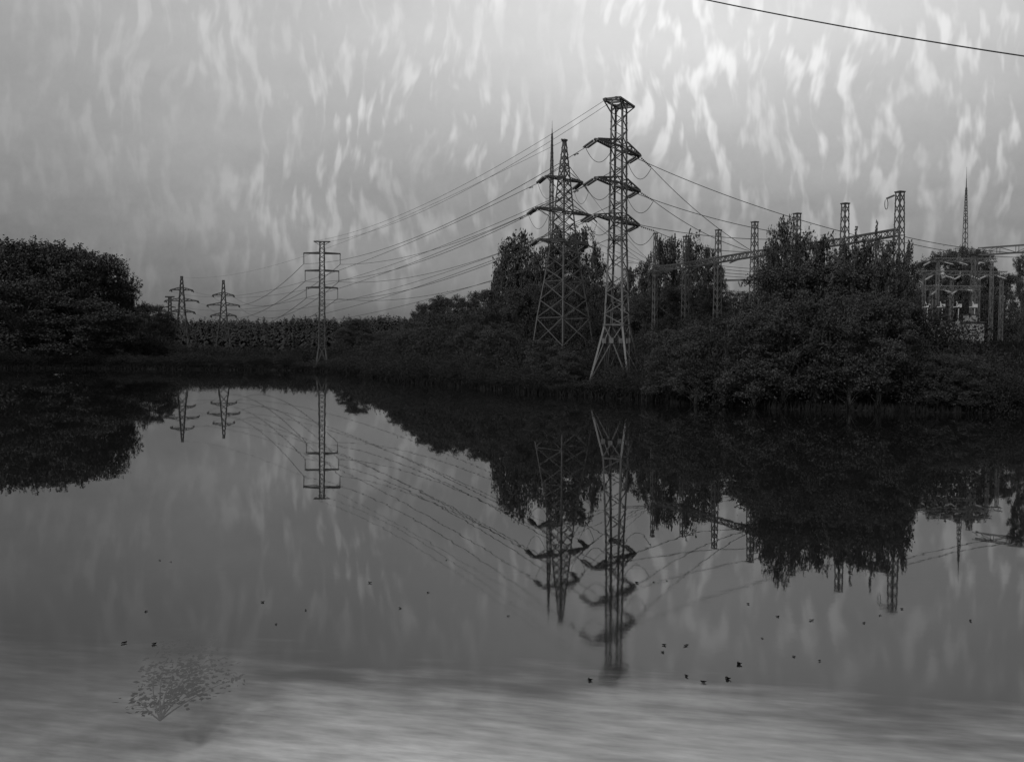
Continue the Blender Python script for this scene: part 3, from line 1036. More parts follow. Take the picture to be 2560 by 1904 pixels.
def birch(seed, H=12.0, RR=3.0, nb=44, strand=1.2, dens=1.0, leaf=.17, wide=.42, low=.12):
    rng = np.random.default_rng(seed)
    tk = MB()
    lean = rng.normal(0, .35, 2)
    tp = [Vector((lean[0] * t * t, lean[1] * t * t, H * .97 * t)) for t in np.linspace(0, 1, 9)]
    tk.tube(tp, [max(.02, .17 * (1 - .93 * t)) for t in np.linspace(0, 1, 9)], 7)
    P = []; big = []
    for i in range(nb):
        t = low + (1 - low - .03) * ((i + rng.random()) / nb)
        prof = math.sin(math.pi * min(1, (t - low * .4) / (1.12 - low * .4)) ** .8) ** .8
        L = RR * prof * rng.uniform(.45, 1.25) + .3
        azm = i * 2.399 + rng.normal(0, .4)
        base = np.array(tp[int(t * 8)].lerp(tp[min(8, int(t * 8) + 1)], (t * 8) % 1))
        rise = rng.uniform(.35, 1.15) * (1.1 - .1 * t)
        pts = []
        for s in np.linspace(0, 1, 8):
            r = L * s
            z = rise * L * (s - .62 * s * s) * 1.25
            jit = .16 * math.sin(5 * s + i)
            pts.append(base + np.array([math.cos(azm + jit) * r, math.sin(azm + jit) * r, z]))
        tk.tube([Vector(p) for p in pts], [max(.008, .05 * (1 - t * .6) * (1 - .85 * s)) for s in np.linspace(0, 1, 8)], 4)
        ns = max(3, int(L * 6.5 * dens))
        for j in range(ns):
            s = rng.uniform(.22, 1.03)
            k = min(6, int(s * 7)); f = s * 7 - k
            o = pts[k] * (1 - f) + pts[k + 1] * f + rng.normal(0, .16, 3)
            sl = strand * rng.uniform(.35, 1.35) * (.6 + .5 * s)
            m = int(sl / .075)
            u = np.linspace(0, 1, m)[:, None]
            drift = np.array([math.cos(azm), math.sin(azm), 0]) * rng.uniform(0, .3) + rng.normal(0, .06, 3)
            line = o + u * drift + u * np.array([0, 0, -sl]) + rng.normal(0, .055, (m, 3))
            P.append(line)
        m = int(L * 15 * dens)
        s = rng.uniform(.05, .95, m)
        k = np.minimum(6, (s * 7).astype(int))
        pa = np.array(pts)
        c = pa[k] + (pa[k + 1] - pa[k]) * (s * 7 - k)[:, None] + rng.normal(0, .28, (m, 3)) - np.array([0, 0, .15])
        big.append(c)
    P = np.concatenate(P); big = np.concatenate(big)
    Q = np.concatenate([leaf_quads(P, leaf, rng, 1.2), leaf_quads(big, leaf * 2.5, rng, .4)])
    zm = Q[..., 2].max()
    return tk, Q, zm


def broad(seed, H=12.0, RR=4.6, nl=64, leaf=.20, base=.12, topflat=.75, spiky=0.0):
    rng = np.random.default_rng(seed)
    tk = MB()
    tp = [Vector((.25 * math.sin(3 * t), .2 * math.sin(2.2 * t + 1), H * .72 * t)) for t in np.linspace(0, 1, 8)]
    tk.tube(tp, [max(.04, .26 * (1 - .85 * t)) for t in np.linspace(0, 1, 8)], 7)
    C = []
    for i in range(nl):
        t = (i + .5) / nl
        zc = base + (1 - base) * t
        env = math.sqrt(max(.03, 1 - ((zc - .52) / .53) ** 2)) ** topflat
        azm = i * 2.399 + rng.normal(0, .3)
        rr = RR * env * rng.uniform(.35, .92)
        lr = rng.uniform(.75, 1.45) * (RR / 4.6)
        c = np.array([math.cos(azm) * rr, math.sin(azm) * rr, min(zc * H, H - lr * .75) + rng.normal(0, .2)])
        a = tp[min(7, int(zc * 7 * .8))]
        mid = (Vector(c) + a) / 2 + Vector((0, 0, .3))
        tk.tube([a, mid, Vector(c)], [.075, .045, .015], 4)
        # each lobe is a cluster of smaller sprays
        ns = int(11 * (lr ** 2)) + 5
        for j in range(ns):
            v = rng.normal(size=3); v /= np.linalg.norm(v); v[2] = abs(v[2]) * .9 - .25 * (rng.random() < .4)
            sc = c + v * lr * rng.uniform(.55, 1.15)
            m = int(rng.uniform(15, 29))
            if spiky:
                up = np.linspace(0, 1, m)[:, None]
                C.append(sc + up * (v * .5 + np.array([0, 0, spiky])) + rng.normal(0, .09, (m, 3)))
            else:
                C.append(sc + rng.normal(0, .2, (m, 3)) * np.array([1.1, 1.1, .7]))
        C.append(c + rng.normal(0, lr * .42, (int(60 * lr), 3)))
    C = np.concatenate(C)
    Q = leaf_quads(C, leaf, rng, .2)
    return tk, Q, Q[..., 2].max()


def shrub(seed, H=3.0, RR=2.0, ns=18, leaf=.10, n=300):
    rng = np.random.default_rng(seed)
    st = MB()
    C = []
    for i in range(ns):
        azm = i * 2.399 + rng.normal(0, .3)
        out = RR * math.sqrt((i + .5) / ns) * rng.uniform(.75, 1.1)
        h = H * (1.02 - .38 * (out / RR) ** 2) * rng.uniform(.72, 1.03)
        pts = [np.array([math.cos(azm) * out * s ** 1.3, math.sin(azm) * out * s ** 1.3, h * (s ** .8)]) for s in np.linspace(0.03, 1, 7)]
        st.tube([Vector(p) for p in pts], [max(.006, .03 * (1 - s)) for s in np.linspace(0, 1, 7)], 4)
        pa = np.array(pts)
        s = rng.uniform(.12, 1, n)
        k = np.minimum(5, (s * 6).astype(int))
        c = pa[k] + (pa[k + 1] - pa[k]) * (s * 6 - k)[:, None]
        sp = .12 + .36 * np.sin(np.pi * np.clip(s, 0, 1)) + .06
        c = c + rng.normal(0, 1, (n, 3)) * sp[:, None] * np.array([1, 1, .8])
        C.append(c)
    C = np.concatenate(C)
    C[:, 2] = np.abs(C[:, 2])
    Q = leaf_quads(C, leaf, rng, 0)
    return st, Q, Q[..., 2].max()


def shoot(seed, H=6.0):
    rng = np.random.default_rng(seed)
    st = MB()
    pts = [Vector((.5 * (t ** 2) * math.cos(seed), .2 * t, H * t)) for t in np.linspace(0, 1, 8)]
    st.tube(pts, [.05 * (1 - .9 * t) for t in np.linspace(0, 1, 8)], 5)
    C = []
    for i in range(90):
        t = rng.uniform(.15, 1)
        a = rng.uniform(0, 6.28)
        p = np.array(pts[int(t * 7)].lerp(pts[min(7, int(t * 7) + 1)], (t * 7) % 1))
        L = .42 * (1.05 - t) + .10
        u = np.linspace(0, 1, 7)[:, None]
        C.append(p + u * np.array([math.cos(a) * L, math.sin(a) * L, L * .9]) + rng.normal(0, .04, (7, 3)))
    Q = leaf_quads(np.concatenate(C), .15, rng, -.2)
    return st, Q, Q[..., 2].max()


KIND = {}


def make_kind(key, data, leafmat, bark, names):
    tk, Q, zm = data
    ext = np.percentile(np.abs(Q[..., 0]), 96)
    KIND[key] = dict(t=tk.mesh(names[2], bark), c=quad_mesh(names[3], Q, leafmat), H=float(zm), R=float(ext), names=names)


NB = ('birch_tree', 'birch', 'trunk', 'crown')
NR = ('broadleaf_tree', 'tree', 'trunk', 'crown')
NS = ('shrub', 'shrub', 'stems', 'foliage')
for i in range(5):
    make_kind(f'birch{i}', birch(11 + i, RR=2.9 + .35 * (i % 3), nb=50, strand=1.0 + .25 * (i % 2), dens=1.25, leaf=.17, low=.05), M_LEAFS[0], M_BIRCHBARK, NB)
for i in range(3):
    make_kind(f'weep{i}', birch(31 + i, RR=3.3, nb=58, strand=1.35, dens=1.25, leaf=.15, low=.04), M_LEAFS[0], M_BIRCHBARK, NB)
for i in range(4):
    make_kind(f'broad{i}', broad(51 + i, RR=4.2 + .4 * (i % 2)), M_LEAFS[1], M_BARK, NR)
for i in range(2):
    make_kind(f'fine{i}', broad(61 + i, RR=4.8, spiky=.5, leaf=.22, nl=72), M_LEAFS[1], M_BARK, NR)
for i in range(4):
    make_kind(f'shrub{i}', shrub(71 + i), M_LEAFS[2], M_BARK, NS)
for i in range(2):
    make_kind(f'shoot{i}', shoot(91 + i), M_LEAFS[0], M_BARK, ('young_poplar', 'sapling', 'trunk', 'crown'))


def put(key, X, Y, ztop, halfw, rz, label, group=None, cat=None, lean=0.0):
    K = KIND[key]
    z0 = gz(X, Y) - .1
    o = empty(K['names'][0], (X, Y, z0), rz)
    h = max(.4, ztop - z0)
    sx = halfw / K['R']
    o.scale = (sx, sx, h / K['H'])
    if lean: o.rotation_euler = (0, lean, 0)
    for nm, me in ((K['names'][2], K['t']), (K['names'][3], K['c'])):
        c = bpy.data.objects.new(nm, me)
        COL.objects.link(c)
        c.parent = o
    tag(o, label, cat or K['names'][1], group)
    return o


rnd = random.Random(5)
# (kind, px, top py, half width px, Y, label)
TREES = [
    ('fine0', 25, 592, 125, 205, 'huge dark leafy tree at the left edge of the picture'),
    ('fine1', 118, 590, 105, 200, 'tall dark tree with a domed crown, highest of the left mass'),
    ('broad1', 198, 612, 95, 196, 'big dark tree next right of the domed crown on the left bank'),
    ('fine0', 258, 655, 66, 203, 'dark tree on the falling right shoulder of the left mass'),
    ('broad3', 306, 704, 36, 208, 'last and lowest big tree of the left mass, its twigs reaching right'),
    ('broad0', 372, 752, 40, 230, 'smaller round tree in the low gap right of the left mass'),
    ('broad2', 408, 772, 30, 238, 'small tree hiding the feet of the smallest distant pylon'),
    ('broad1', 60, 690, 120, 186, 'dark lower tree in front of the left mass, by the left edge'),
    ('broad2', 190, 735, 100, 184, 'dark lower tree in front of the left mass, near its middle'),
    ('broad3', 290, 775, 60, 186, 'dark lower tree in front of the left mass, under its right shoulder'),
    ('broad0', 893, 790, 30, 215, 'round dark tree standing above the treeline just right of the slim far tower'),
    ('broad2', 862, 815, 24, 210, 'smaller round tree just left of the round dark tree near the slim tower'),
    ('broad2', 925, 826, 30, 190, 'low tree right of the round dark tree near the slim tower'),
    ('broad1', 975, 822, 35, 172, 'low tree at the foot of the rising right-hand treeline'),
    ('broad1', 1048, 770, 32, 152, 'small round tree on the first step of the rising right-hand treeline'),
    ('broad3', 1075, 750, 34, 150, 'leafy tree on the left shoulder of the domed crown on the rising treeline'),
    ('broad0', 1118, 727, 46, 147, 'domed leafy tree on the rising treeline left of the birches'),
    ('broad2', 1168, 738, 38, 145, 'lower leafy tree in the dip between the domed crown and the birches'),
    ('broad3', 1208, 716, 36, 143, 'leafy tree touching the left side of the birch group'),
    ('birch0', 1246, 640, 26, 146, 'outermost birch on the left, its twigs hanging free against the sky'),
    ('weep0', 1272, 596, 34, 143, 'birch with ragged left edge, second of the group left of the pointed tower'),
    ('birch1', 1305, 572, 42, 141, 'tall birch with a rounded top, highest left of the pointed tower'),
    ('birch2', 1345, 615, 30, 140, 'lower birch in the dip just left of the thin mast'),
    ('birch3', 1372, 590, 34, 137, 'birch behind the foot of the thin mast'),
    ('weep1', 1408, 563, 42, 138, 'tall birch right behind the pointed tower'),
    ('birch4', 1452, 558, 40, 140, 'tall birch behind the right arm of the pointed tower'),
    ('birch0', 1490, 588, 28, 136, 'birch between the pointed tower and the tallest tower'),
    ('birch1', 1574, 662, 24, 128, 'thin birch just right of the tallest tower'),
    ('birch2', 1530, 690, 34, 134, 'low loose birch seen through the lattice of the tallest tower'),
    ('birch3', 1612, 634, 24, 121, 'small birch on the left flank of the group with the first gantry column'),
    ('weep2', 1652, 586, 34, 116, 'tall birch just right behind the first gantry column'),
    ('birch4', 1688, 584, 32, 118, 'tall birch between the first and the second gantry column'),
    ('birch0', 1733, 572, 30, 113, 'birch with a thin pointed top rising right of the second gantry column'),
    ('weep0', 1768, 606, 32, 109, 'birch with hanging twigs just left of the third gantry column'),
    ('birch2', 1802, 648, 24, 108, 'low birch under the start of the gantry beam'),
    ('broad1', 1843, 720, 48, 150, 'distant leafy tree in the gap beside the fourth gantry column'),
    ('weep1', 1958, 531, 42, 72, 'large weeping birch with the highest crown of the right thicket'),
    ('weep0', 1925, 600, 34, 70, 'weeping birch on the left edge of the right thicket, beside the gap'),
    ('weep2', 2010, 560, 46, 74, 'weeping birch just right of the highest crown of the right thicket'),
    ('birch4', 2062, 577, 44, 71, 'bushy birch in the right thicket, just left of the sixth gantry column'),
    ('weep0', 2118, 592, 44, 70, 'bushy birch in front of the sixth gantry column'),
    ('birch1', 2172, 588, 42, 68, 'bushy birch below the beam left of the tallest gantry column'),
    ('weep1', 2222, 585, 40, 67, 'bushy birch at the foot of the tallest gantry column'),
    ('birch3', 2262, 600, 30, 68.5, 'last birch on the right edge of the right thicket'),
    ('broad2', 2312, 632, 30, 116, 'small round tree just right of the right thicket behind the switchyard'),
    ('broad0', 2354, 614, 36, 114, 'round tree behind the switchyard left of the right mast'),
    ('broad1', 2402, 604, 36, 116, 'tallest round tree behind the switchyard, at the foot of the right mast'),
    ('broad3', 2448, 610, 30, 112, 'round tree behind the switchyard right of the right mast'),
    ('broad2', 2478, 648, 24, 113, 'low tree under the left end of the sloping beam at the right'),
    ('broad0', 2512, 672, 32, 112, 'low tree seen under the sloping beam at the right'),
    ('broad1', 2562, 624, 24, 78, 'dark tree at the right edge of the picture in front of the sloping beam'),
    ('broad0', 1958, 640, 78, 69.5, 'broad low crown filling the left third of the right thicket'),
    ('broad2', 2052, 636, 92, 70.5, 'broad low crown filling the middle of the right thicket'),
    ('broad1', 2158, 640, 96, 69, 'broad low crown in the right thicket, left of the tallest gantry column'),
    ('broad3', 2234, 662, 42, 67, 'broad low crown at the right flank of the right thicket'),
    ('broad1', 998, 818, 34, 150, 'low leafy tree near the start of the rising treeline'),
    ('broad2', 1030, 790, 40, 138, 'leafy tree on the first step of the rising treeline, nearer the water'),
    ('broad3', 1085, 775, 46, 132, 'dark leafy tree in front of the domed crown of the rising treeline'),
    ('broad0', 1150, 772, 50, 128, 'dark leafy tree in front of the dip in the rising treeline'),
    ('broad1', 1215, 752, 48, 130, 'dark leafy tree in front of the outermost left birch'),
    ('broad2', 1285, 705, 46, 130, 'round leafy tree under the tall birch left of the pointed tower'),
    ('broad3', 1352, 700, 42, 131, 'round leafy tree under the birches behind the thin mast'),
    ('broad0', 1425, 690, 46, 129, 'round leafy tree under the birches behind the pointed tower'),
    ('broad1', 1492, 700, 40, 128, 'round leafy tree between the two big towers'),
    ('broad2', 1552, 760, 42, 112, 'low round tree seen between the legs of the tallest tower'),
    ('broad3', 1620, 735, 44, 112, 'round leafy tree at the foot of the first gantry column'),
    ('broad0', 1700, 705, 50, 111, 'round leafy tree under the birches by the second gantry column'),
    ('broad1', 1775, 720, 42, 108, 'round leafy tree under the birches by the third gantry column'),
]
for (k, px, py, hwp, Y, lab) in TREES:
    p = at(px, py, Y)
    put(k, p.x, Y, p.z, hwp / F * Y * 1.06, rnd.uniform(0, 6.28), lab, 'birches on the right bank' if k[0] in 'bw' and k.startswith(('birch', 'weep')) else 'broadleaf trees around the lake')
OVER = [(955, 838, 34, 141, 'at the left start of the rising bank'), (1010, 822, 36, 128, 'second along the rising bank'), (1062, 812, 38, 121, 'below the small round trees of the rising bank'),
        (1120, 806, 42, 114, 'below the domed crown'), (1180, 800, 44, 107, 'below the dip before the birches'), (1240, 812, 46, 101, 'below the outermost left birch'),
        (1300, 822, 46, 96, 'left below the pointed tower'), (1362, 838, 44, 91, 'right below the pointed tower'), (1418, 872, 34, 87, 'just left of the foot of the tallest tower'),
        (1612, 842, 42, 76.5, 'just right of the foot of the tallest tower'), (1672, 815, 54, 72.5, 'below the first gantry column'), (1738, 796, 60, 69.5, 'below the second gantry column'),
        (1812, 782, 62, 67.5, 'below the third gantry column'), (1884, 768, 66, 66, 'below the fourth gantry column'), (1962, 735, 74, 65.4, 'below the highest crown of the right thicket'),
        (2046, 722, 78, 64.8, 'in the front middle of the right thicket'), (2130, 716, 78, 64.2, 'in front below the sixth gantry column'), (2206, 728, 70, 63.8, 'in front below the tallest gantry column'),
        (2272, 792, 54, 63.4, 'at the right foot of the right thicket'), (2345, 872, 50, 62.6, 'low below the left circuit breakers'), (2425, 880, 52, 62.0, 'low below the grey kiosk'), (2505, 868, 54, 61.0, 'low at the right edge')]
for i, (px, py, hwp, Y, where) in enumerate(OVER):
    p = at(px, py, Y)
    put(f'broad{(i * 3 + 1) % 4}' if i % 3 else f'shrub{i % 4}', p.x, Y, p.z, hwp / F * Y * 1.12, rnd.uniform(0, 6.28), f'dark bushy growth at the water edge, {where}', 'bushy trees along the water edge', cat='bush')
for i, (px, py, Y, ln, lab) in enumerate(((2066, 574, 66, .38, 'leafy poplar shoot leaning right above the right thicket'), (2138, 562, 67, .10, 'upright leafy poplar shoot between the sixth and tallest gantry columns, the shorter one'),
                                          (2198, 548, 66, .05, 'tallest upright poplar shoot, just left of the tallest gantry column'), (1731, 569, 108, .0, 'bare-topped thin shoot above the birches by the second gantry column'),
                                          (2274, 596, 67, .1, 'short leafy shoot just right of the tallest gantry column'))):
    p = at(px, py, Y)
    o = put(f'shoot{i % 2}', p.x - math.sin(ln) * 8 * .9, Y, p.z, .38, rnd.uniform(0, 6), lab, 'young poplars', lean=ln)

# dense understory: shrubs in rows along the bank, seen as one dark thicket
shore = [Vector((x, y)) for x, y in LAKE[4:19]]
SH = []


LM = [(-200, 120, 'by the left edge'), (120, 260, 'under the domed crown of the left mass'), (260, 400, 'under the right shoulder of the left mass'), (400, 505, 'below the smallest distant pylons'),
      (505, 620, 'below the right distant pylon'), (620, 740, 'midway along the far shore'), (740, 830, 'at the feet of the slim far tower'), (830, 930, 'below the round dark tree past the slim tower'),
      (930, 1040, 'at the foot of the rising treeline'), (1040, 1150, 'below the domed crown of the rising treeline'), (1150, 1250, 'below the outermost left birch'), (1250, 1345, 'left of the pointed tower'),
      (1345, 1405, 'below the left half of the pointed tower'), (1405, 1465, 'below the right half of the pointed tower'), (1465, 1520, 'by the left foot of the tallest tower'), (1520, 1590, 'by the right foot of the tallest tower'),
      (1590, 1680, 'below the first gantry column'), (1680, 1760, 'below the second gantry column'), (1760, 1840, 'below the third gantry column'), (1840, 1920, 'below the fourth gantry column'),
      (1920, 2040, 'below the fifth gantry column'), (2040, 2160, 'below the sixth gantry column'), (2160, 2290, 'below the tallest gantry column'), (2290, 2370, 'under the left breakers'),
      (2370, 2470, 'under the right breakers'), (2470, 2900, 'by the right edge')]


def landmark(x, y, z):
    v = CM.transposed() @ (Vector((x, y, z)) - Vector((0, 0, CAM_Z)))
    px = W0 / 2 + F * v.x / -v.z
    for a, b, t in LM:
        if a <= px < b: return t
    return 'outside the view'


def row(p, q, off, step, h0, h1, r0, r1, label, group, key='shrub'):
    p, q = Vector(p), Vector(q)
    n = max(1, int((q - p).length / step))
    for i in range(n + 1):
        c = p.lerp(q, i / max(1, n)) + Vector((rnd.uniform(-.5, .5), rnd.uniform(-.6, .6)))
        if lake_sd(np.array([c.x]), np.array([c.y]))[0] < .25: continue
        z = gz(c.x, c.y)
        lm = landmark(c.x, c.y, z)
        put(f'{key}{rnd.randrange(4)}', c.x, c.y, z + rnd.uniform(h0, h1), rnd.uniform(r0, r1), rnd.uniform(0, 6.28), f'{label} {lm}', f'{label}s {lm}')


L_R = 'dark leafy waterside shrub'
L_M = 'low dark bank shrub'
L_C = 'dark leafy bank shrub'
L_F = 'small dark far-shore shrub'
L_L = 'large dark far-shore shrub'
# right bank, water edge, between px ~1640 and the right edge
row((41, 57.5), (31.5, 62.4), 0, 2.0, 1.2, 1.9, 1.6, 2.2, L_R, 'shrubs below the right birches')
row((31, 62.6), (18.5, 66), 0, 1.9, 2.6, 4.0, 1.6, 2.3, L_R, 'shrubs below the right birches')
row((31, 66), (17.5, 69.5), 0, 2.2, 3.6, 5.0, 1.9, 2.6, L_R, 'shrubs below the right birches')
row((41, 63), (33, 67.5), 0, 2.4, .7, 1.1, 1.7, 2.3, L_R, 'shrubs below the right birches')
row((18, 66.5), (12.8, 72), 0, 1.8, 2.4, 3.8, 1.5, 2.1, L_R, 'shrubs below the right birches')
L_S = 'second-rank bank shrub'
row((20.5, 76), (14.5, 84), 0, 2.0, 3.2, 4.4, 1.7, 2.3, L_S, 'shrubs below the gantry')
row((24.0, 76), (19, 86), 0, 2.2, 3.0, 3.8, 1.8, 2.4, L_S, 'shrubs below the gantry')
row((15.5, 88), (13.2, 99), 0, 2.2, 3.0, 3.8, 1.8, 2.4, L_S, 'shrubs below the gantry')
row((21, 93), (12.5, 108), 0, 2.6, 3.6, 4.6, 2.1, 2.8, L_S, 'shrubs below the gantry')
row((34, 76.5), (44, 76.0), 0, 2.2, .3, .55, 1.1, 1.5, 'low shrub on the grassy slope', 'low shrubs below the switchyard')
row((30.5, 100), (46, 99), 0, 2.4, 3.5, 5, 2.2, 2.8, 'dark shrub behind the switchyard', 'shrubs behind the switchyard')
row((32, 108), (52, 106), 0, 2.6, 6, 7.5, 2.4, 3, 'tall dark shrub under the round trees', 'tall shrubs behind the switchyard')
# in front of and around the two big towers
row((12.2, 72), (8.5, 79.5), 0, 1.8, 1.6, 2.6, 1.3, 1.8, L_M, 'shrubs below the towers')
row((8.3, 79.5), (3.5, 85.5), 0, 1.6, .9, 1.5, 1.1, 1.5, L_M, 'shrubs below the towers')
row((3.2, 86), (-3, 97), 0, 1.7, 1.6, 2.6, 1.3, 1.9, L_M, 'shrubs below the towers')
row((13.5, 79), (6.5, 97), 0, 2.4, 1.8, 2.4, 1.4, 1.9, L_M, 'shrubs below the towers')
row((4.5, 95), (14.5, 97.5), 0, 1.8, 3.3, 4.4, 1.8, 2.4, L_M, 'shrubs below the towers')
row((-2.5, 104), (11.5, 104.5), 0, 2.0, 4.4, 5.3, 2.1, 2.6, L_M, 'shrubs below the towers')
row((-9, 122), (16, 123), 0, 2.6, 6.5, 8.5, 2.7, 3.4, 'tall dark shrub under the birches', 'tall shrubs under the birches', )
# left of the towers
row((-3, 98), (-12, 114.5), 0, 2.0, 2.6, 3.8, 1.4, 2.0, L_C, 'shrubs below the rising treeline')
row((-12, 115), (-20, 137.5), 0, 2.4, 3.0, 4.4, 1.6, 2.2, L_C, 'shrubs below the rising treeline')
row((-3, 106), (-13, 130), 0, 2.6, 5.5, 7.8, 2.4, 3.2, L_C, 'shrubs below the rising treeline')
row((-13, 140), (-26, 168), 0, 3.0, 4.5, 6.0, 2.4, 3.4, L_C, 'shrubs below the rising treeline')
row((-20, 139), (-29, 163), 0, 2.8, 2.4, 3.6, 1.8, 2.6, L_C, 'shrubs below the rising treeline')
row((12, 126), (26, 121), 0, 2.8, 5.5, 7.5, 2.6, 3.2, 'tall dark shrub under the birches', 'tall shrubs under the birches')
row((20, 71), (31, 70), 0, 2.2, 5.5, 7.2, 2.3, 2.9, 'tall dark shrub inside the right thicket', 'tall shrubs in the right thicket')
row((21, 76.5), (29, 76.5), 0, 2.4, 6.0, 7.5, 2.4, 3.0, 'tall dark rear shrub of the right thicket', 'rear shrubs in the right thicket')
# far shore
row((-29, 165), (-40, 174.5), 0, 3.0, 1.6, 2.4, 1.8, 2.4, L_F, 'shrubs on the far shore')
row((-41, 175), (-60, 176), 0, 2.8, 2.2, 3.2, 1.9, 2.6, L_F, 'shrubs on the far shore')
row((-60, 177), (-78, 181), 0, 2.8, 2.4, 3.4, 1.9, 2.6, L_F, 'shrubs on the far shore')
row((-26, 186), (-84, 192), 0, 3.6, 3.6, 4.6, 2.6, 3.4, L_F, 'shrubs on the far shore')
row((-78, 181), (-100, 175), 0, 2.8, 3.0, 4.5, 2.2, 3.0, L_L, 'shrubs on the far left shore')
row((-70, 192), (-102, 186), 0, 3.6, 6, 8, 3.0, 3.8, L_L, 'shrubs on the far left shore')

# ------------------------------------------------------------ far forest on the rise: one mass of small conifers
def far_forest():
    rng = np.random.default_rng(3)
    N = 6000
    Y = rng.uniform(380, 980, N)
    t = rng.uniform(-.46, .60, N)
    X = t * Y
    # keep the power-line corridor's pylons clear
    keep = ~((np.abs(X - P1X) < 9) & (Y < 360)) & ~((np.abs(X - X0) < 7) & (np.abs(Y - 470) < 9))
    X, Y = X[keep], Y[keep]
    Z = ground(X, Y)
    H = rng.uniform(9.0, 13.5, len(X)) + 1.6 * np.sin(X / 23.0) + 1.2 * np.sin(X / 9.0 + Y / 60.0) + 2.5 * (rng.random(len(X)) > .93)
    H = np.where(Y < 520, H * .72, H)
    Qs = []
    for x, y, z, h in zip(X, Y, Z, H):
        n = 52
        u = rng.uniform(0.05, 1, n) ** .8
        r = (1 - u ** 2.2) ** .6 * h * .26 + .15
        a = rng.uniform(0, 6.28, n)
        c = np.stack([x + np.cos(a) * r * .6, y + np.sin(a) * r * .6, z + h * u], 1)
        s = .65 + (1 - u) * 1.3
        d = np.stack([np.cos(a), np.sin(a), np.full(n, -.25)], 1)
        e = np.stack([-np.sin(a), np.cos(a), np.zeros(n)], 1)
        up = np.array([0, 0, 1.0])
        Qs.append(np.stack([c - d * s[:, None] * .5 + up * s[:, None] * .35, c + e * s[:, None] * .5, c + d * s[:, None] * .6 - up * s[:, None] * .3, c - e * s[:, None] * .5], 1))
    o = bpy.data.objects.new('forest', quad_mesh('forest', np.concatenate(Qs), M_LEAFS[3]))
    COL.objects.link(o)
    tag(o, 'dark distant forest with a ragged top along the whole horizon', 'forest', kind='stuff')


far_forest()


# bank grass as one stuff object
def grass():
    rng = np.random.default_rng(8)
    pts = []
    segs = LAKE[3:19]
    for (x0, y0), (x1, y1) in zip(segs[:-1], segs[1:]):
        L = math.hypot(x1 - x0, y1 - y0)
        n = int(L * 130)
        t = rng.random(n)
        nx, ny = (y1 - y0) / L, -(x1 - x0) / L
        off = rng.exponential(2.4, n) - .15
        pts.append(np.stack([x0 + (x1 - x0) * t + nx * off, y0 + (y1 - y0) * t + ny * off], 1))
    # the open slope in front of the switchyard and around the towers
    for (cx, cy, sx, sy, n) in ((38, 73, 9, 6, 7000), (8, 88, 7, 9, 6000), (3, 105, 9, 8, 4000)):
        pts.append(np.stack([rng.uniform(cx - sx, cx + sx, n), rng.uniform(cy - sy, cy + sy, n)], 1))
    P = np.concatenate(pts)
    d = lake_sd(P[:, 0], P[:, 1])
    P = P[d > -.25]; d = d[d > -.25]
    Z = np.maximum(ground(P[:, 0], P[:, 1]), -.05)
    n = len(P)
    h = rng.uniform(.2, .6, n)
    a = rng.uniform(0, 6.28, n)
    w_ = rng.uniform(.04, .09, n)
    ex = np.stack([np.cos(a) * w_, np.sin(a) * w_, np.zeros(n)], 1)
    b = np.stack([P[:, 0], P[:, 1], Z], 1)
    ln = np.stack([rng.normal(0, .16, n) * h, rng.normal(0, .16, n) * h, h], 1)
    Q = np.stack([b - ex, b + ex, b + ln + ex * .15, b + ln - ex * .15], 1)
    o = bpy.data.objects.new('grass', quad_mesh('grass', Q, M_GRASS))
    COL.objects.link(o)
    tag(o, 'tall dark grass along the banks', 'grass', kind='stuff')


grass()

# ------------------------------------------------------------ leaves floating on the water
LFM = []
for v in range(3):
    lf = MB()
    rr_ = random.Random(40 + v)
    for c in range(3):
        ox, oy, an = rr_.uniform(-.02, .02), rr_.uniform(-.02, .02), rr_.uniform(0, 6.28)
        ca, sa_ = math.cos(an), math.sin(an)
        base = len(lf.v)
        for j in range(7):
            t = j / 6 - .5
            wd_ = .024 * math.cos(t * 2.9) * rr_.uniform(.8, 1.2) + .002
            zz = .004 + .055 * t * t * rr_.uniform(.5, 1.6)
            for sgn in (-1, 0, 1):
                x_, y_ = t * .085, sgn * wd_
                lf.v.append((ox + x_ * ca - y_ * sa_, oy + x_ * sa_ + y_ * ca, zz + abs(sgn) * .012 * rr_.uniform(.2, 1.5)))
        for j in range(6):
            for k_ in range(2):
                q_ = base + j * 3 + k_
                lf.f.append((q_, q_ + 1, q_ + 4, q_ + 3))
    LFM.append(lf.mesh('floating_leaf', M_FLOAT))
SPOTS = [(925, 1457, 1.4), (657, 1505, 1.2), (765, 1525, 1.0), (1070, 1481, .9), (1000, 1520, 1), (1270, 1540, .9), (1592, 1457, 1.4), (1634, 1455, .9), (1668, 1452, .9), (1870, 1509, 1.1), (1945, 1541, 1.1),
         (2028, 1551, 1.5), (2160, 1557, 1), (1848, 1660, 1.7), (1715, 1613, 1.4), (1660, 1612, 1.2), (1657, 1630, 1), (1714, 1690, 1.4), (1758, 1705, 1.5), (1820, 1697, 1.6), (2050, 1652, 1), (1985, 1641, 1), (2255, 1522, 1),
         (2425, 1551, 1.3), (2200, 1538, .9), (1475, 1700, 1.4), (310, 1608, 1.6), (385, 1610, 1.5), (400, 1400, .9), (428, 1404, .8), (365, 1528, 1), (690, 1560, .8), (1115, 1400, .8), (1905, 1595, .8), (1626, 1360, .7), (2130, 1290, .6)]
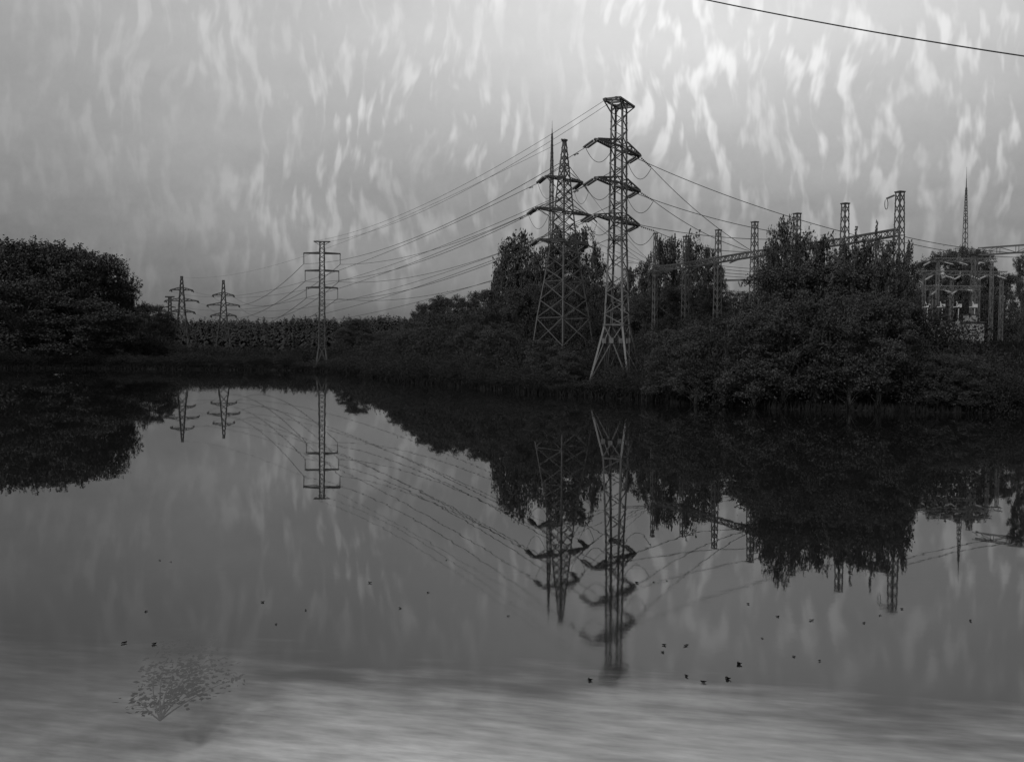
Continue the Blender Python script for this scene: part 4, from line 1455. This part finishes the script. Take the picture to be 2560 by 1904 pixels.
for i, (px, py, s) in enumerate(SPOTS):
    v = CM @ Vector(((px - W0 / 2) / F, -(py - H0 / 2) / F, -1))
    t = -CAM_Z / v.z
    o = bpy.data.objects.new('floating_leaf', LFM[i % 3])
    COL.objects.link(o)
    o.location = (v.x * t, v.y * t, 0.001)
    s *= .46
    o.scale = (s, s, s)
    o.rotation_euler = (0, 0, rnd.uniform(0, 6.28))
    tag(o, 'small curled dark leaf floating on the open water', 'floating leaf', 'leaves floating on the lake')


# ------------------------------------------------------------ a leafy branch afloat near the viewer
def sunk_branch():
    rng = np.random.default_rng(77)

    def wp(px, py, z=-.09):
        v = CM @ Vector(((px - W0 / 2) / F, -(py - H0 / 2) / F, -1))
        t = (z - CAM_Z) / v.z
        return np.array([v.x * t, v.y * t, z])
    root = wp(400, 1800)
    b0_ = empty('sunken_branch', Vector(root))
    tag(b0_, 'dark leafy branch sunk just under the water at the lower left', 'branch')
    tk = MB()
    C = []
    for (px, py) in ((430, 1605), (470, 1620), (545, 1595), (520, 1650), (560, 1655), (390, 1660), (490, 1700), (600, 1690), (350, 1740), (440, 1740)):
        e = wp(px, py)
        mid = (root + e) / 2 + np.array([-.15, .1, 0])
        pts = [root * (1 - t) ** 2 + 2 * mid * t * (1 - t) + e * t * t - root for t in np.linspace(0, 1, 9)]
        tk.tube([Vector(p) for p in pts], [.010 * (1 - .85 * t) for t in np.linspace(0, 1, 9)], 5)
        pa = np.array(pts)
        n = 75
        t = rng.uniform(.4, 1, n)
        k = np.minimum(7, (t * 8).astype(int))
        c = pa[k] + (pa[k + 1] - pa[k]) * (t * 8 - k)[:, None]
        C.append(c + rng.normal(0, 1, (n, 3)) * np.array([.10, .16, .012]))
    Q = leaf_quads(np.concatenate(C), .085, rng, 0)
    Q[..., 2] = np.clip(Q[..., 2] * .4, -.03, .05)
    tk.build('stem', M_BARK, b0_)
    o = bpy.data.objects.new('leaves', quad_mesh('leaves', Q, M_FLOAT))
    COL.objects.link(o)
    o.parent = b0_


sunk_branch()
